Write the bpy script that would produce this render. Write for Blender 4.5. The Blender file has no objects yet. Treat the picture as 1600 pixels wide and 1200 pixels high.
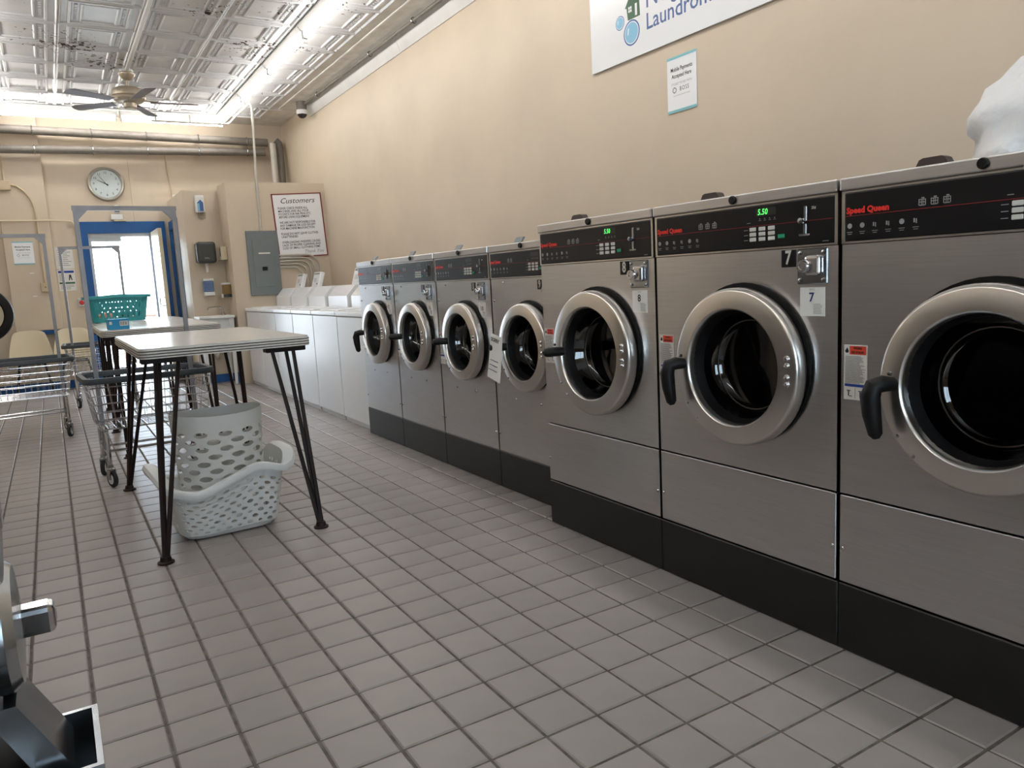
import bpy, bmesh, math, random
from mathutils import Vector, Matrix
PI = math.pi
random.seed(7)
sc = bpy.context.scene
C = sc.collection

# ------------------------------------------------------------------ camera
TU = 0.156                                     # one floor tile with its joint, metres
YAW, PITCH, ROLL, FPX = 0.5385, 0.1398, -0.0520, 1188.0
CAM = Vector((-2.8599*TU, -11.3134*TU, 7.1183*TU))
_f = Vector((math.sin(YAW)*math.cos(PITCH), math.cos(YAW)*math.cos(PITCH), -math.sin(PITCH)))
_r = Vector((math.cos(YAW), -math.sin(YAW), 0))
_u = _r.cross(_f)
R_ = _r*math.cos(ROLL) + _u*math.sin(ROLL)
U_ = -_r*math.sin(ROLL) + _u*math.cos(ROLL)
cam_d = bpy.data.cameras.new('camera'); cam = bpy.data.objects.new('camera', cam_d); C.objects.link(cam)
m3 = Matrix((R_, U_, -_f)).transposed()
cam.matrix_world = Matrix.Translation(CAM) @ m3.to_4x4()
cam_d.sensor_width = 36; cam_d.lens = 36*FPX/1600; cam_d.clip_start = 0.02; cam_d.clip_end = 300
sc.camera = cam

# ------------------------------------------------------------------ world, exposure
w = bpy.data.worlds.new('sky'); sc.world = w; w.use_nodes = True
bg = w.node_tree.nodes['Background']; bg.inputs[0].default_value = (0.72, 0.86, 1.0, 1); bg.inputs[1].default_value = 14.0
sc.view_settings.view_transform = 'Standard'
try: sc.view_settings.look = 'None'
except Exception: pass
sc.view_settings.gamma = 1.0; sc.view_settings.use_curve_mapping = False
sc.view_settings.exposure = 0.0
TUBE_STRENGTH = 25.0
TUBE_COLOR = (1.0, 0.965, 0.94)

# ------------------------------------------------------------------ materials
def lin(c):
    return tuple((v/255/12.92 if v/255 <= .04045 else ((v/255+.055)/1.055)**2.4) for v in c)
M = {}
def mat(name, rgb, rough=.5, metal=0.0, var=0.0, scale=8.0, bump=0.0, bscale=60.0, stretch=None, spec=None, emit=None, estr=0, var2=None, rand=0.0, coat=0.0, bdist=.002):
    m = bpy.data.materials.new(name); m.use_nodes = True
    nt = m.node_tree; b = nt.nodes['Principled BSDF']
    col = (*lin(rgb), 1)
    b.inputs['Base Color'].default_value = col
    b.inputs['Roughness'].default_value = rough; b.inputs['Metallic'].default_value = metal
    if spec is not None: b.inputs['Specular IOR Level'].default_value = spec
    if coat: b.inputs['Coat Weight'].default_value = coat; b.inputs['Coat Roughness'].default_value = .12
    if emit: b.inputs['Emission Color'].default_value = (*emit, 1); b.inputs['Emission Strength'].default_value = estr
    tc = nt.nodes.new('ShaderNodeTexCoord'); mp = nt.nodes.new('ShaderNodeMapping')
    nt.links.new(tc.outputs['Object'], mp.inputs[0])
    if stretch: mp.inputs['Scale'].default_value = stretch
    if var > 0 or rand > 0:
        nz = nt.nodes.new('ShaderNodeTexNoise'); nz.inputs['Scale'].default_value = scale; nz.inputs['Detail'].default_value = 5
        nt.links.new(mp.outputs[0], nz.inputs['Vector'])
        mx = nt.nodes.new('ShaderNodeMix'); mx.data_type = 'RGBA'
        c2 = lin(var2) if var2 else tuple(v*(1-var) for v in lin(rgb))
        c1 = tuple(min(1, v*(1+var*.5)) for v in lin(rgb))
        mx.inputs[6].default_value = (*c1, 1); mx.inputs[7].default_value = (*c2, 1)
        rp = nt.nodes.new('ShaderNodeValToRGB'); rp.color_ramp.elements[0].position = .35; rp.color_ramp.elements[1].position = .68
        nt.links.new(nz.outputs['Fac'], rp.inputs[0]); nt.links.new(rp.outputs[0], mx.inputs[0])
        out = mx.outputs[2]
        if rand > 0:
            oi = nt.nodes.new('ShaderNodeObjectInfo'); mr = nt.nodes.new('ShaderNodeMapRange')
            mr.inputs[3].default_value = 1-rand; mr.inputs[4].default_value = 1+rand
            nt.links.new(oi.outputs['Random'], mr.inputs[0])
            mm = nt.nodes.new('ShaderNodeMix'); mm.data_type = 'RGBA'; mm.blend_type = 'MULTIPLY'; mm.inputs[0].default_value = 1
            cb = nt.nodes.new('ShaderNodeCombineColor')
            for i in range(3): nt.links.new(mr.outputs[0], cb.inputs[i])
            nt.links.new(out, mm.inputs[6]); nt.links.new(cb.outputs[0], mm.inputs[7]); out = mm.outputs[2]
        nt.links.new(out, b.inputs['Base Color'])
    if bump > 0:
        nb = nt.nodes.new('ShaderNodeTexNoise'); nb.inputs['Scale'].default_value = bscale; nb.inputs['Detail'].default_value = 4
        nt.links.new(mp.outputs[0], nb.inputs['Vector'])
        bp = nt.nodes.new('ShaderNodeBump'); bp.inputs['Strength'].default_value = bump; bp.inputs['Distance'].default_value = bdist
        nt.links.new(nb.outputs['Fac'], bp.inputs['Height']); nt.links.new(bp.outputs[0], b.inputs['Normal'])
    M[name] = m
    return m
mat('beige', (206,191,170), .55, var=.06, scale=1.6, bump=.12, bscale=14, bdist=.01)
mat('beige_dark', (178,162,138), .6, var=.08, scale=2.5)
mat('plaster', (228,225,219), .75, var=.12, scale=5, bump=.4, bscale=22, bdist=.01)
mat('white_paint', (225,224,220), .5, var=.05, scale=4)
mat('tile', (149,142,138), .42, var=.10, scale=3.2, bump=.10, bscale=90, rand=.05)
mat('grout', (70,66,62), .9, var=.45, scale=26, var2=(112,106,98))
mat('steel', (205,204,205), .31, metal=1, var=.06, scale=5, stretch=(1,1,40), bump=.04, bscale=40)
mat('steel_dark', (120,116,112), .36, metal=1, var=.12, scale=9)
mat('ring_steel', (214,210,205), .28, metal=1, var=.05, scale=6)
mat('chrome', (205,205,208), .13, metal=1)
mat('zinc', (170,174,178), .22, metal=1, var=.15, scale=30)
mat('black_gloss', (17,17,19), .33, spec=.35)
mat('black_plastic', (15,14,14), .5, spec=.3)
mat('rubber', (9,9,10), .55, spec=.25)
mat('plinth_black', (20,18,17), .38, var=.3, scale=9)
mat('drum', (96,95,94), .3, metal=1, var=.2, scale=30)
mat('red_print', (226,44,34), .5)
mat('stripe_red', (120,26,28), .5)
mat('green_key', (26,150,104), .45)
mat('key_white', (205,203,196), .45)
mat('print_grey', (150,150,150), .6)
mat('print_black', (28,28,32), .6)
mat('print_navy', (38,52,110), .6)
mat('paper', (226,225,220), .6, var=.03, scale=10)
mat('paper_blue', (206,220,224), .6)
mat('warn_red', (226,74,48), .55)
mat('warn_blue', (24,62,150), .55)
mat('led_green', (40,210,60), .5, emit=(.12,.9,.16), estr=1.6)
mat('lcd', (40,42,42), .3)
mat('enamel', (232,234,236), .25, var=.02, scale=3)
mat('enamel_grey', (204,206,206), .4)
mat('laminate', (214,212,206), .22, var=.04, scale=20)
mat('edge_white', (222,220,212), .4)
mat('edge_line', (52,48,46), .4)
mat('brown_iron', (36,24,22), .5, var=.2, scale=40, spec=.25)
mat('cart_grey', (74,82,88), .55, var=.1, scale=20)
mat('white_plastic', (226,228,226), .38)
mat('hamper_plastic', (216,216,212), .42)
mat('teal', (50,150,156), .4)
mat('blue_box', (26,140,190), .4)
mat('shell', (208,196,168), .3)
mat('sign_white', (236,238,240), .22)
mat('sign_blue', (72,100,152), .4)
mat('sky_blue', (128,184,212), .4)
mat('deep_blue', (52,90,150), .4)
mat('forest', (56,92,66), .5)
mat('pale_teal', (128,190,200), .5)
mat('dark_red', (120,32,34), .5)
mat('blue_paint', (18,84,148), .45, var=.12, scale=6)
mat('pipe_grey', (120,114,106), .5, var=.15, scale=12)
mat('conduit', (186,182,172), .4, var=.06, scale=20)
mat('conduit_beige', (196,178,148), .5)
mat('panel_grey', (112,120,122), .45, var=.05, scale=6)
mat('smoke', (58,60,56), .3)
mat('blue_clear', (98,120,158), .2)
mat('amber', (128,104,60), .3)
mat('fan_metal', (176,164,146), .35, metal=.5)
mat('blade', (104,96,98), .5, var=.15, scale=6, stretch=(1,12,1))
mat('lamp_white', (228,228,224), .45)
mat('tube', (255,255,255), .3, emit=TUBE_COLOR, estr=TUBE_STRENGTH)
mat('clock_face', (222,226,224), .35)
mat('clock_rim', (168,164,154), .3, metal=.7)
mat('dome_dark', (48,42,42), .12)
mat('bag', (238,240,242), .45, bump=.6, bscale=7, bdist=.05)
mat('red_btn', (196,44,40), .4)
mat('dryer_white', (224,224,220), .35)
mat('pavement', (200,198,194), .9, var=.1, scale=1)
mat('block', (226,224,220), .9, var=.05, scale=3)
mat('rail_brown', (110,84,74), .5)
mat('cloth_dark', (40,40,44), .9)
mat('cloth_peach', (226,160,140), .9)
mat('wood_brown', (92,60,46), .55, var=.2, scale=10)
def glass_mat(name, tint, fac, rough=.02):
    m = bpy.data.materials.new(name); m.use_nodes = True; nt = m.node_tree; nt.nodes.clear()
    o = nt.nodes.new('ShaderNodeOutputMaterial'); mx = nt.nodes.new('ShaderNodeMixShader')
    t = nt.nodes.new('ShaderNodeBsdfTransparent'); t.inputs[0].default_value = (*tint, 1)
    g = nt.nodes.new('ShaderNodeBsdfGlossy'); g.inputs['Roughness'].default_value = rough; g.inputs[0].default_value = (.9,.9,.9,1)
    ge = nt.nodes.new('ShaderNodeNewGeometry'); dt = nt.nodes.new('ShaderNodeVectorMath'); dt.operation = 'DOT_PRODUCT'
    nt.links.new(ge.outputs['Normal'], dt.inputs[0]); nt.links.new(ge.outputs['Incoming'], dt.inputs[1])
    ab = nt.nodes.new('ShaderNodeMath'); ab.operation = 'ABSOLUTE'; nt.links.new(dt.outputs['Value'], ab.inputs[0])
    om = nt.nodes.new('ShaderNodeMath'); om.operation = 'SUBTRACT'; om.inputs[0].default_value = 1; nt.links.new(ab.outputs[0], om.inputs[1])
    pw = nt.nodes.new('ShaderNodeMath'); pw.operation = 'POWER'; pw.inputs[1].default_value = 5; nt.links.new(om.outputs[0], pw.inputs[0])
    fr = nt.nodes.new('ShaderNodeMapRange'); fr.inputs[3].default_value = fac; fr.inputs[4].default_value = 1; nt.links.new(pw.outputs[0], fr.inputs[0])
    nt.links.new(fr.outputs[0], mx.inputs[0]); nt.links.new(t.outputs[0], mx.inputs[1]); nt.links.new(g.outputs[0], mx.inputs[2]); nt.links.new(mx.outputs[0], o.inputs[0])
    M[name] = m
glass_mat('dark_glass', (.30,.30,.32), .06)
glass_mat('clear_glass', (.92,.95,.96), .04)
glass_mat('clear_plastic', (.86,.86,.84), .04, .15)
mat('rack_metal', (146,144,146), .42, metal=.85, var=.1, scale=14)
mat('pull_brown', (62,50,48), .45)
# tin ceiling: gloss paint with flakes of bare brown metal showing
def tin():
    m = mat('tin', (206,207,207), .32, var=.08, scale=3, bump=.12, bscale=16, bdist=.006)
    nt = m.node_tree; b = nt.nodes['Principled BSDF']
    tc = nt.nodes.new('ShaderNodeNewGeometry')
    n1 = nt.nodes.new('ShaderNodeTexNoise'); n1.inputs['Scale'].default_value = 1.3; n1.inputs['Detail'].default_value = 1
    n2 = nt.nodes.new('ShaderNodeTexNoise'); n2.inputs['Scale'].default_value = 26; n2.inputs['Detail'].default_value = 3
    nt.links.new(tc.outputs['Position'], n1.inputs[0]); nt.links.new(tc.outputs['Position'], n2.inputs[0])
    a = nt.nodes.new('ShaderNodeMath'); a.operation = 'ADD'
    nt.links.new(n1.outputs['Fac'], a.inputs[0]); nt.links.new(n2.outputs['Fac'], a.inputs[1])
    g = nt.nodes.new('ShaderNodeMath'); g.operation = 'GREATER_THAN'; g.inputs[1].default_value = 1.265
    nt.links.new(a.outputs[0], g.inputs[0])
    mx = nt.nodes.new('ShaderNodeMix'); mx.data_type = 'RGBA'
    old = b.inputs['Base Color'].links[0].from_socket
    nt.links.new(g.outputs[0], mx.inputs[0]); nt.links.new(old, mx.inputs[6]); mx.inputs[7].default_value = (*lin((74,58,50)), 1)
    nt.links.new(mx.outputs[2], b.inputs['Base Color'])
tin()
def brushed(name):
    nt = M[name].node_tree; b = nt.nodes['Principled BSDF']; b.inputs['Anisotropic'].default_value = .6
    cx = nt.nodes.new('ShaderNodeCombineXYZ'); cx.inputs[2].default_value = 1
    vt = nt.nodes.new('ShaderNodeVectorTransform'); vt.vector_type = 'VECTOR'; vt.convert_from = 'OBJECT'; vt.convert_to = 'WORLD'
    nt.links.new(cx.outputs[0], vt.inputs[0]); nt.links.new(vt.outputs[0], b.inputs['Tangent'])
brushed('steel')

# ------------------------------------------------------------------ mesh helpers
def mesh_from(name, v, f, smooth=False):
    me = bpy.data.meshes.new(name); me.from_pydata([tuple(p) for p in v], [], f); me.update()
    if smooth:
        for p in me.polygons: p.use_smooth = True
    return me
class MB:
    def __init__(s): s.v = []; s.f = []; s.sm = []; s.weld = False
    def add(s, v, f, smooth=False):
        o = len(s.v); s.v += [Vector(p) for p in v]; s.f += [tuple(i+o for i in q) for q in f]; s.sm += [smooth]*len(f); return s
    def box(s, x0, x1, y0, y1, z0, z1):
        v = [(x,y,z) for z in (z0,z1) for y in (y0,y1) for x in (x0,x1)]
        return s.add(v, [(0,2,3,1),(4,5,7,6),(0,1,5,4),(2,6,7,3),(0,4,6,2),(1,3,7,5)])
    def cbox(s, c, d, bev=0.0, seg=2):
        bm = bmesh.new(); bmesh.ops.create_cube(bm, size=1)
        for q in bm.verts: q.co = Vector((q.co.x*d[0], q.co.y*d[1], q.co.z*d[2]))
        if bev: bmesh.ops.bevel(bm, geom=bm.edges[:], offset=bev, segments=seg, affect='EDGES', profile=.5)
        bm.verts.index_update()
        s.add([q.co+Vector(c) for q in bm.verts], [tuple(q.index for q in f.verts) for f in bm.faces]); bm.free(); return s
    def bbox(s, x0, x1, y0, y1, z0, z1, bev, seg=2):
        return s.cbox(((x0+x1)/2,(y0+y1)/2,(z0+z1)/2), (x1-x0,y1-y0,z1-z0), bev, seg)
    def tube(s, pts, r, n=8, closed=False, cap=True):
        pts = [Vector(p) for p in pts]; N = len(pts); rs = r if isinstance(r, (list,tuple)) else [r]*N
        T = []
        for i in range(N):
            a = pts[(i-1) % N] if (closed or i > 0) else pts[i]; b = pts[(i+1) % N] if (closed or i < N-1) else pts[i]
            t = b-a; T.append(t.normalized() if t.length > 1e-9 else Vector((0,0,1)))
        nrm = T[0].orthogonal().normalized(); v = []
        for i in range(N):
            if i:
                nrm = nrm - T[i]*nrm.dot(T[i])
                nrm = nrm.normalized() if nrm.length > 1e-6 else T[i].orthogonal().normalized()
            bn = T[i].cross(nrm)
            for k in range(n):
                a = 2*PI*k/n; v.append(pts[i] + (nrm*math.cos(a)+bn*math.sin(a))*rs[i])
        f = []
        for i in range(N if closed else N-1):
            j = (i+1) % N
            for k in range(n): f.append((i*n+k, i*n+(k+1)%n, j*n+(k+1)%n, j*n+k))
        if cap and not closed: f.append(tuple(range(n))[::-1]); f.append(tuple((N-1)*n+k for k in range(n)))
        return s.add(v, f, n > 5)
    def lathe(s, prof, n=24, axis='z', c=(0,0,0), closed=False):
        # prof: (radius, height) pairs
        v = []; f = []; N = len(prof); c = Vector(c)
        for (r, h) in prof:
            for k in range(n):
                a = 2*PI*k/n; x, y = r*math.cos(a), r*math.sin(a)
                p = (x,y,h) if axis == 'z' else ((x,h,y) if axis == 'y' else (h,x,y)); v.append(c+Vector(p))
        for i in range(N if closed else N-1):
            j = (i+1) % N
            for k in range(n): f.append((i*n+k, i*n+(k+1)%n, j*n+(k+1)%n, j*n+k))
        if not closed:
            if prof[0][0] > 1e-6: f.append(tuple(range(n))[::-1])
            if prof[-1][0] > 1e-6: f.append(tuple((N-1)*n+k for k in range(n)))
        return s.add(v, f, True)
    def prism(s, poly, a, b, axis='y'):
        # poly: 2D points; axis y -> (x,z) outline extruded along y; axis x -> (y,z); axis z -> (x,y)
        n = len(poly); g = {'y': lambda p,h: (p[0],h,p[1]), 'x': lambda p,h: (h,p[0],p[1]), 'z': lambda p,h: (p[0],p[1],h)}[axis]
        v = [g(p,a) for p in poly]+[g(p,b) for p in poly]
        f = [tuple(range(n)), tuple(range(2*n-1,n-1,-1))]+[(i, i+n, (i+1)%n+n, (i+1)%n) for i in range(n)]
        return s.add(v, f)
    def xform(s, mtx):
        s.v = [mtx @ p for p in s.v]; return s
    def mesh(s, name):
        me = mesh_from(name, s.v, s.f)
        for p, q in zip(me.polygons, s.sm): p.use_smooth = q
        bm = bmesh.new(); bm.from_mesh(me)
        if s.weld: bmesh.ops.remove_doubles(bm, verts=bm.verts[:], dist=2e-5)
        bmesh.ops.recalc_face_normals(bm, faces=bm.faces[:]); bm.to_mesh(me); bm.free()
        if any(s.sm): me.set_sharp_from_angle(angle=math.radians(34))
        return me
CACHE = {}
def put(name, me, material, parent=None, loc=(0,0,0), rot=(0,0,0)):
    if isinstance(me, MB): me = me.mesh(name)
    if len(me.materials) == 0 and material: me.materials.append(M[material])
    o = bpy.data.objects.new(name, me); C.objects.link(o); o.location = loc; o.rotation_euler = rot
    if parent: o.parent = parent
    return o
def cached(key, fn):
    if key not in CACHE: CACHE[key] = fn().mesh(key.split('|')[0])
    return CACHE[key]
def tag(o, label=None, cat=None, group=None, kind=None):
    if label: o['label'] = label
    if cat: o['category'] = cat
    if group: o['group'] = group
    if kind: o['kind'] = kind
    return o
def thing(name, label, cat, loc=(0,0,0), rz=0, group=None):
    o = bpy.data.objects.new(name, None); C.objects.link(o); o.location = loc; o.rotation_euler = (0,0,rz); o.empty_display_size = .1
    return tag(o, label, cat, group)
def struct(name, mb, material, parent=None, label=None):
    o = put(name, mb, material, parent)
    if parent is None: o['kind'] = 'structure'
    if label: o['label'] = label
    return o
def copy_tree(o, parent=None):
    c = o.copy(); C.objects.link(c); c.parent = parent
    for ch in list(o.children): copy_tree(ch, c)
    return c
def text_mb(body, size, align='CENTER', bold=0.0, shear=0.0, sx=1.0, spacing=1.0, line=1.0, space_w=1.0):
    key = ('T', body, size, align, bold, shear, sx, spacing, line)
    cu = bpy.data.curves.new('text', 'FONT'); cu.body = body; cu.size = size; cu.align_x = align; cu.align_y = 'CENTER'
    cu.offset = bold; cu.shear = shear; cu.space_character = spacing; cu.space_line = line; cu.resolution_u = 2
    o = bpy.data.objects.new('text', cu); me = bpy.data.meshes.new_from_object(o)
    mb = MB(); mb.add([(p.co.x*sx, p.co.y, 0) for p in me.vertices], [tuple(p.vertices) for p in me.polygons])
    bpy.data.objects.remove(o); bpy.data.curves.remove(cu); bpy.data.meshes.remove(me)
    return mb
FRONT = Matrix(((1,0,0,0),(0,0,-1,0),(0,1,0,0),(0,0,0,1)))      # flat print turned to face -y
def flat_text(body, size, u, z, d, **k):
    return text_mb(body, size, **k).xform(Matrix.Translation((u, d, z)) @ FRONT)
def quad_front(mb, u0, u1, z0, z1, d):
    return mb.add([(u0,d,z0),(u1,d,z0),(u1,d,z1),(u0,d,z1)], [(0,1,2,3)])
def lines_front(u0, u1, z0, z1, d, n, h, rnd=1):
    mb = MB(); r = random.Random(rnd)
    for i in range(n):
        z = z1-(z1-z0)*(i+.5)/n; quad_front(mb, u0, u0+(u1-u0)*(.7+.3*r.random()), z-h/2, z+h/2, d)
    return mb
def perforated(fn, nu, nv, hole, closed=True, stagger=True, npts=12, keep=None):
    # fn(s,t) -> 3D; cells nu x nv in the unit square; hole(i,j) -> (hu,hv) half sizes as fractions of the cell, or None
    mb = MB(); mb.weld = True; cell = [(math.copysign(1, math.cos(a))*min(1, abs(math.cos(a))*1.4142), math.copysign(1, math.sin(a))*min(1, abs(math.sin(a))*1.4142)) for a in [2*PI*k/npts for k in range(npts)]]
    for j in range(nv):
        for i in range(nu):
            off = .5*(j % 2) if stagger else 0
            cu, cv = (i+.5+off)/nu, (j+.5)/nv
            if not closed and (cu+.5/nu > 1.0001): continue
            h = hole(i, j)
            P = lambda a, b: fn(cu+a*.5/nu, cv+b*.5/nv)
            if not h:
                mb.add([P(-1,-1),P(0,-1),P(1,-1),P(1,1),P(0,1),P(-1,1)], [(0,1,4,5),(1,2,3,4)], True); continue
            ou = [P(a,b) for a,b in cell]; inn = [P(h[0]*math.cos(2*PI*k/npts), h[1]*math.sin(2*PI*k/npts)) for k in range(npts)]
            mb.add(ou+inn, [(k, (k+1)%npts, npts+(k+1)%npts, npts+k) for k in range(npts)], True)
    return mb
def solidify(o, t, off=0):
    md = o.modifiers.new('thickness', 'SOLIDIFY'); md.thickness = t; md.offset = off
    es = o.modifiers.new('crease', 'EDGE_SPLIT'); es.split_angle = math.radians(40); return o
# ------------------------------------------------------------------ room shell
XR, XL, YB, YF, ZC = 2.64, -2.10, 9.40, -4.2, 3.38
XP, YP = 1.46, 7.72          # closet: corner of its front face
floor = struct('floor', MB().box(XL-.2, XR+.2, YF-.2, YB+.25, -.12, -.004), 'grout')
def tile_mb():
    g = .004; a = TU/2-g; c = .0035; mb = MB()
    lv = [(a,-.010),(a,-c),(a-c,0)]; v = []
    for (q, z) in lv: v += [(-q,-q,z),(q,-q,z),(q,q,z),(-q,q,z)]
    f = [(8,9,10,11)]
    for l in range(2):
        for k in range(4): f.append((l*4+k, l*4+(k+1)%4, l*4+4+(k+1)%4, l*4+4+k))
    return mb.add(v, f)
TILE = cached('tile', tile_mb)
def prj(P):
    d = Vector(P)-CAM; z = d.dot(_f)
    return (800+FPX*d.dot(R_)/z, 600-FPX*d.dot(U_)/z, z)
cells = []
for i in range(-10, 17):
    for j in range(-24, 60):
        x, y = (i+.5)*TU, (j+.5)*TU
        if not (XL+.08 < x < XR-.08 and YF+.08 < y < YB-.08): continue
        d = Vector((x,y,0))-CAM; z = d.dot(_f); area = 0
        if z > .2:
            px, py, _ = prj((x,y,0))
            hid = (x > 1.40 and y < 1.05) or x > 1.56
            if -60 < px < 1660 and 300 < py < 1260 and not hid: area = 1/(z**3)
        cells.append((area, i, j, x, y))
cells.sort(reverse=True)
rest = MB()
for n, (a, i, j, x, y) in enumerate(cells):
    dz = random.uniform(-.0008, .0008)
    if n < 300: put('tile', TILE, 'tile', floor, (x, y, dz), (random.uniform(-.004,.004), random.uniform(-.004,.004), random.uniform(-.006,.006)))
    else:
        o = len(rest.v); rest.add([(v.co.x+x, v.co.y+y, v.co.z+dz) for v in TILE.vertices], [tuple(p.vertices) for p in TILE.polygons])
tag(put('far_tiles', rest, 'tile', floor), kind='stuff')

# right wall, left wall, front wall with an unseen window added to let in daylight
struct('wall_right', MB().box(XR, XR+.15, YF-.2, YB+.25, -.05, ZC+.05), 'beige')
struct('wall_left', MB().box(XL-.15, XL, YF-.2, YB+.25, -.05, ZC+.05), 'beige')
fw = MB(); fw.box(XL, XR, YF-.15, YF, -.05, .75).box(XL, XR, YF-.15, YF, 2.4, ZC+.05)
for a, b in ((XL,-1.2),(.2,XR)): fw.box(a, b, YF-.15, YF, .75, 2.4)
struct('wall_front', fw, 'beige')
for n, (a, b) in enumerate(((-1.2,.2),)):
    added_window = struct('window_%d' % (n+1), MB().box(a, b, YF-.08, YF-.07, .75, 2.4), 'clear_glass')  # out-of-view window, added as a daylight source behind the camera
    fr = MB()
    for x in (a+.02, (a+b)/2, b-.02): fr.box(x-.02, x+.02, YF-.11, YF-.04, .75, 2.4)
    fr.box(a, b, YF-.11, YF-.04, .75, .79).box(a, b, YF-.11, YF-.04, 2.36, 2.4)
    put('window_frame', fr, 'white_paint', added_window)
# back wall with the doorway
DX0, DX1, DZ = .075, .80, 1.93
bw = MB(); bw.box(XL, DX0, YB, YB+.2, -.05, ZC+.05).box(DX1, XR, YB, YB+.2, -.05, ZC+.05).box(DX0, DX1, YB, YB+.2, DZ, ZC+.05)
struct('wall_back', bw, 'beige')
struct('wall_back_column', MB().bbox(-.83, -.325, YB-.07, YB, .752, ZC-.02, .006, 1), 'beige')
struct('wall_back_seam', MB().box(.628, .633, YB-.003, YB, 2.07, 2.86), 'beige_dark')
# closet in the corner, its walls stop short of the ceiling
struct('wall_closet_front', MB().box(XP, XR, YP, YP+.09, 0, 2.38), 'beige')
struct('wall_closet_side', MB().box(XP, XP+.09, YP+.09, 8.17, 0, 2.38), 'beige')
struct('wall_closet_niche', MB().box(1.05, XP+.09, 8.17, 8.26, 0, 2.33), 'beige')
cs = MB(); cs.box(1.05, 1.14, 8.26, 8.72, 0, 2.33).box(1.05, 1.14, 9.36, YB, 0, 2.33)
cs.box(1.05, 1.14, 8.72, 9.36, 2.02, 2.33)
struct('wall_closet_left', cs, 'beige')
d2 = struct('door_2', MB().bbox(1.07, 1.11, 8.79, 9.29, 0, 1.94, .004, 1), 'white_paint', label='cream closet door in a blue frame')
fr = MB(); fr.box(1.03, 1.06, 8.70, 8.79, 0, 2.06).box(1.03, 1.06, 9.29, 9.38, 0, 2.06).box(1.03, 1.06, 8.79, 9.29, 1.95, 2.06)
put('door_frame', fr, 'blue_paint', d2)
struct('trim_1', MB().box(1.115, 1.135, 8.725, 9.36, 0, 2.02), 'wood_brown')
# white panel seen above the closet
struct('trim_2', MB().box(1.12, 1.46, YB-.03, YB, 2.28, 2.42), 'white_paint')
# blue rails and skirting
bb = struct('baseboard_back', MB().box(XL, -.02, YB-.02, YB, 0, .10), 'blue_paint')
struct('baseboard_closet', MB().box(1.05, XP, 8.155, 8.17, 0, .10), 'blue_paint')
struct('baseboard_closet_side', MB().box(XP-.015, XP, YP-.0, 8.155, 0, .12), 'blue_paint')
struct('trim_3', MB().box(-.83, -.325, YB-.06, YB, .70, .752), 'blue_paint')
# ceiling: slab, tin panels, plain margins
ceil = struct('ceiling', MB().box(XL-.15, XR+.15, YF-.2, YB+.25, ZC, ZC+.12), 'plaster')
CW, RW = .585, .61
def panel_mb():
    mb = MB(); a, b = CW/2, RW/2
    # flange, bead, step, inner field: nested rectangles pressed downwards
    def ring(l):
        v = []; f = []
        for (ia, ib, z) in l: v += [(-a+ia,-b+ib,z),(a-ia,-b+ib,z),(a-ia,b-ib,z),(-a+ia,b-ib,z)]
        for q in range(len(l)-1):
            for k in range(4): f.append((q*4+k, q*4+(k+1)%4, q*4+4+(k+1)%4, q*4+4+k))
        n = 4*(len(l)-1); f.append((n,n+1,n+2,n+3)); mb.add(v, f)
    ring([(0,0,-.018),(.010,.010,-.024),(.024,.020,-.010),(.066,.036,-.010),(.072,.042,-.022),(.088,.055,-.022),(.096,.062,-.008),(.150,.090,-.006),(.158,.098,-.020),(.168,.106,-.020),(.176,.114,-.009)])
    n = 11
    for s in (-1, 1):
        for k in range(n):
            y = -b+.125+(2*b-.25)*k/(n-1); mb.cbox((s*(a-.122), y, -.012), (.022,.020,.012))
            x = -a+.19+(2*a-.38)*k/(n-1); mb.cbox((x, s*(b-.076), -.012), (.018,.014,.010))
    return mb
PANEL = cached('ceiling_panel', panel_mb)
X0, Y0 = 2.22, 8.79
for c in range(8):
    for r in range(17):
        x = X0-CW*(c+.5); y = Y0-RW*(r+.5)
        if x-CW/2 < XL-.3 or y < -1.6: continue
        put('ceiling_panel', PANEL, 'tin', ceil, (x, y, ZC-random.uniform(0,.003)), (0,0,0 if random.random() < .5 else PI))
put('ceiling_bead', MB().tube([(2.335,YF,ZC-.006),(2.335,8.3,ZC-.006)], .010, 6), 'plaster', ceil)
put('ceiling_border', MB().box(XL, 2.22, 8.792, 8.82, ZC-.035, ZC), 'lamp_white', ceil)
put('ceiling_border', MB().box(2.10, 2.36, 8.30, 8.33, ZC-.03, ZC), 'plaster', ceil)
# white crown board along the right wall, in lengths
for k, (a, b) in enumerate(((8.0,5.1),(5.095,2.2),(2.195,-.7),(-.705,-4.2))):
    struct('trim_%d' % (4+k), MB().prism([(XR-.012,3.235),(XR,3.235),(XR,ZC),(XR-.05,ZC),(XR-.05,ZC-.012)], b, a, 'y') if False else
           MB().add([(XR-.012,y,3.235) for y in (a,b)]+[(XR,y,3.235) for y in (a,b)]+[(XR,y,ZC) for y in (a,b)]+[(XR-.06,y,ZC) for y in (a,b)], [(0,1,3,2),(2,3,5,4),(4,5,7,6),(6,7,1,0),(0,2,4,6),(1,7,5,3)]), 'white_paint')
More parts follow.
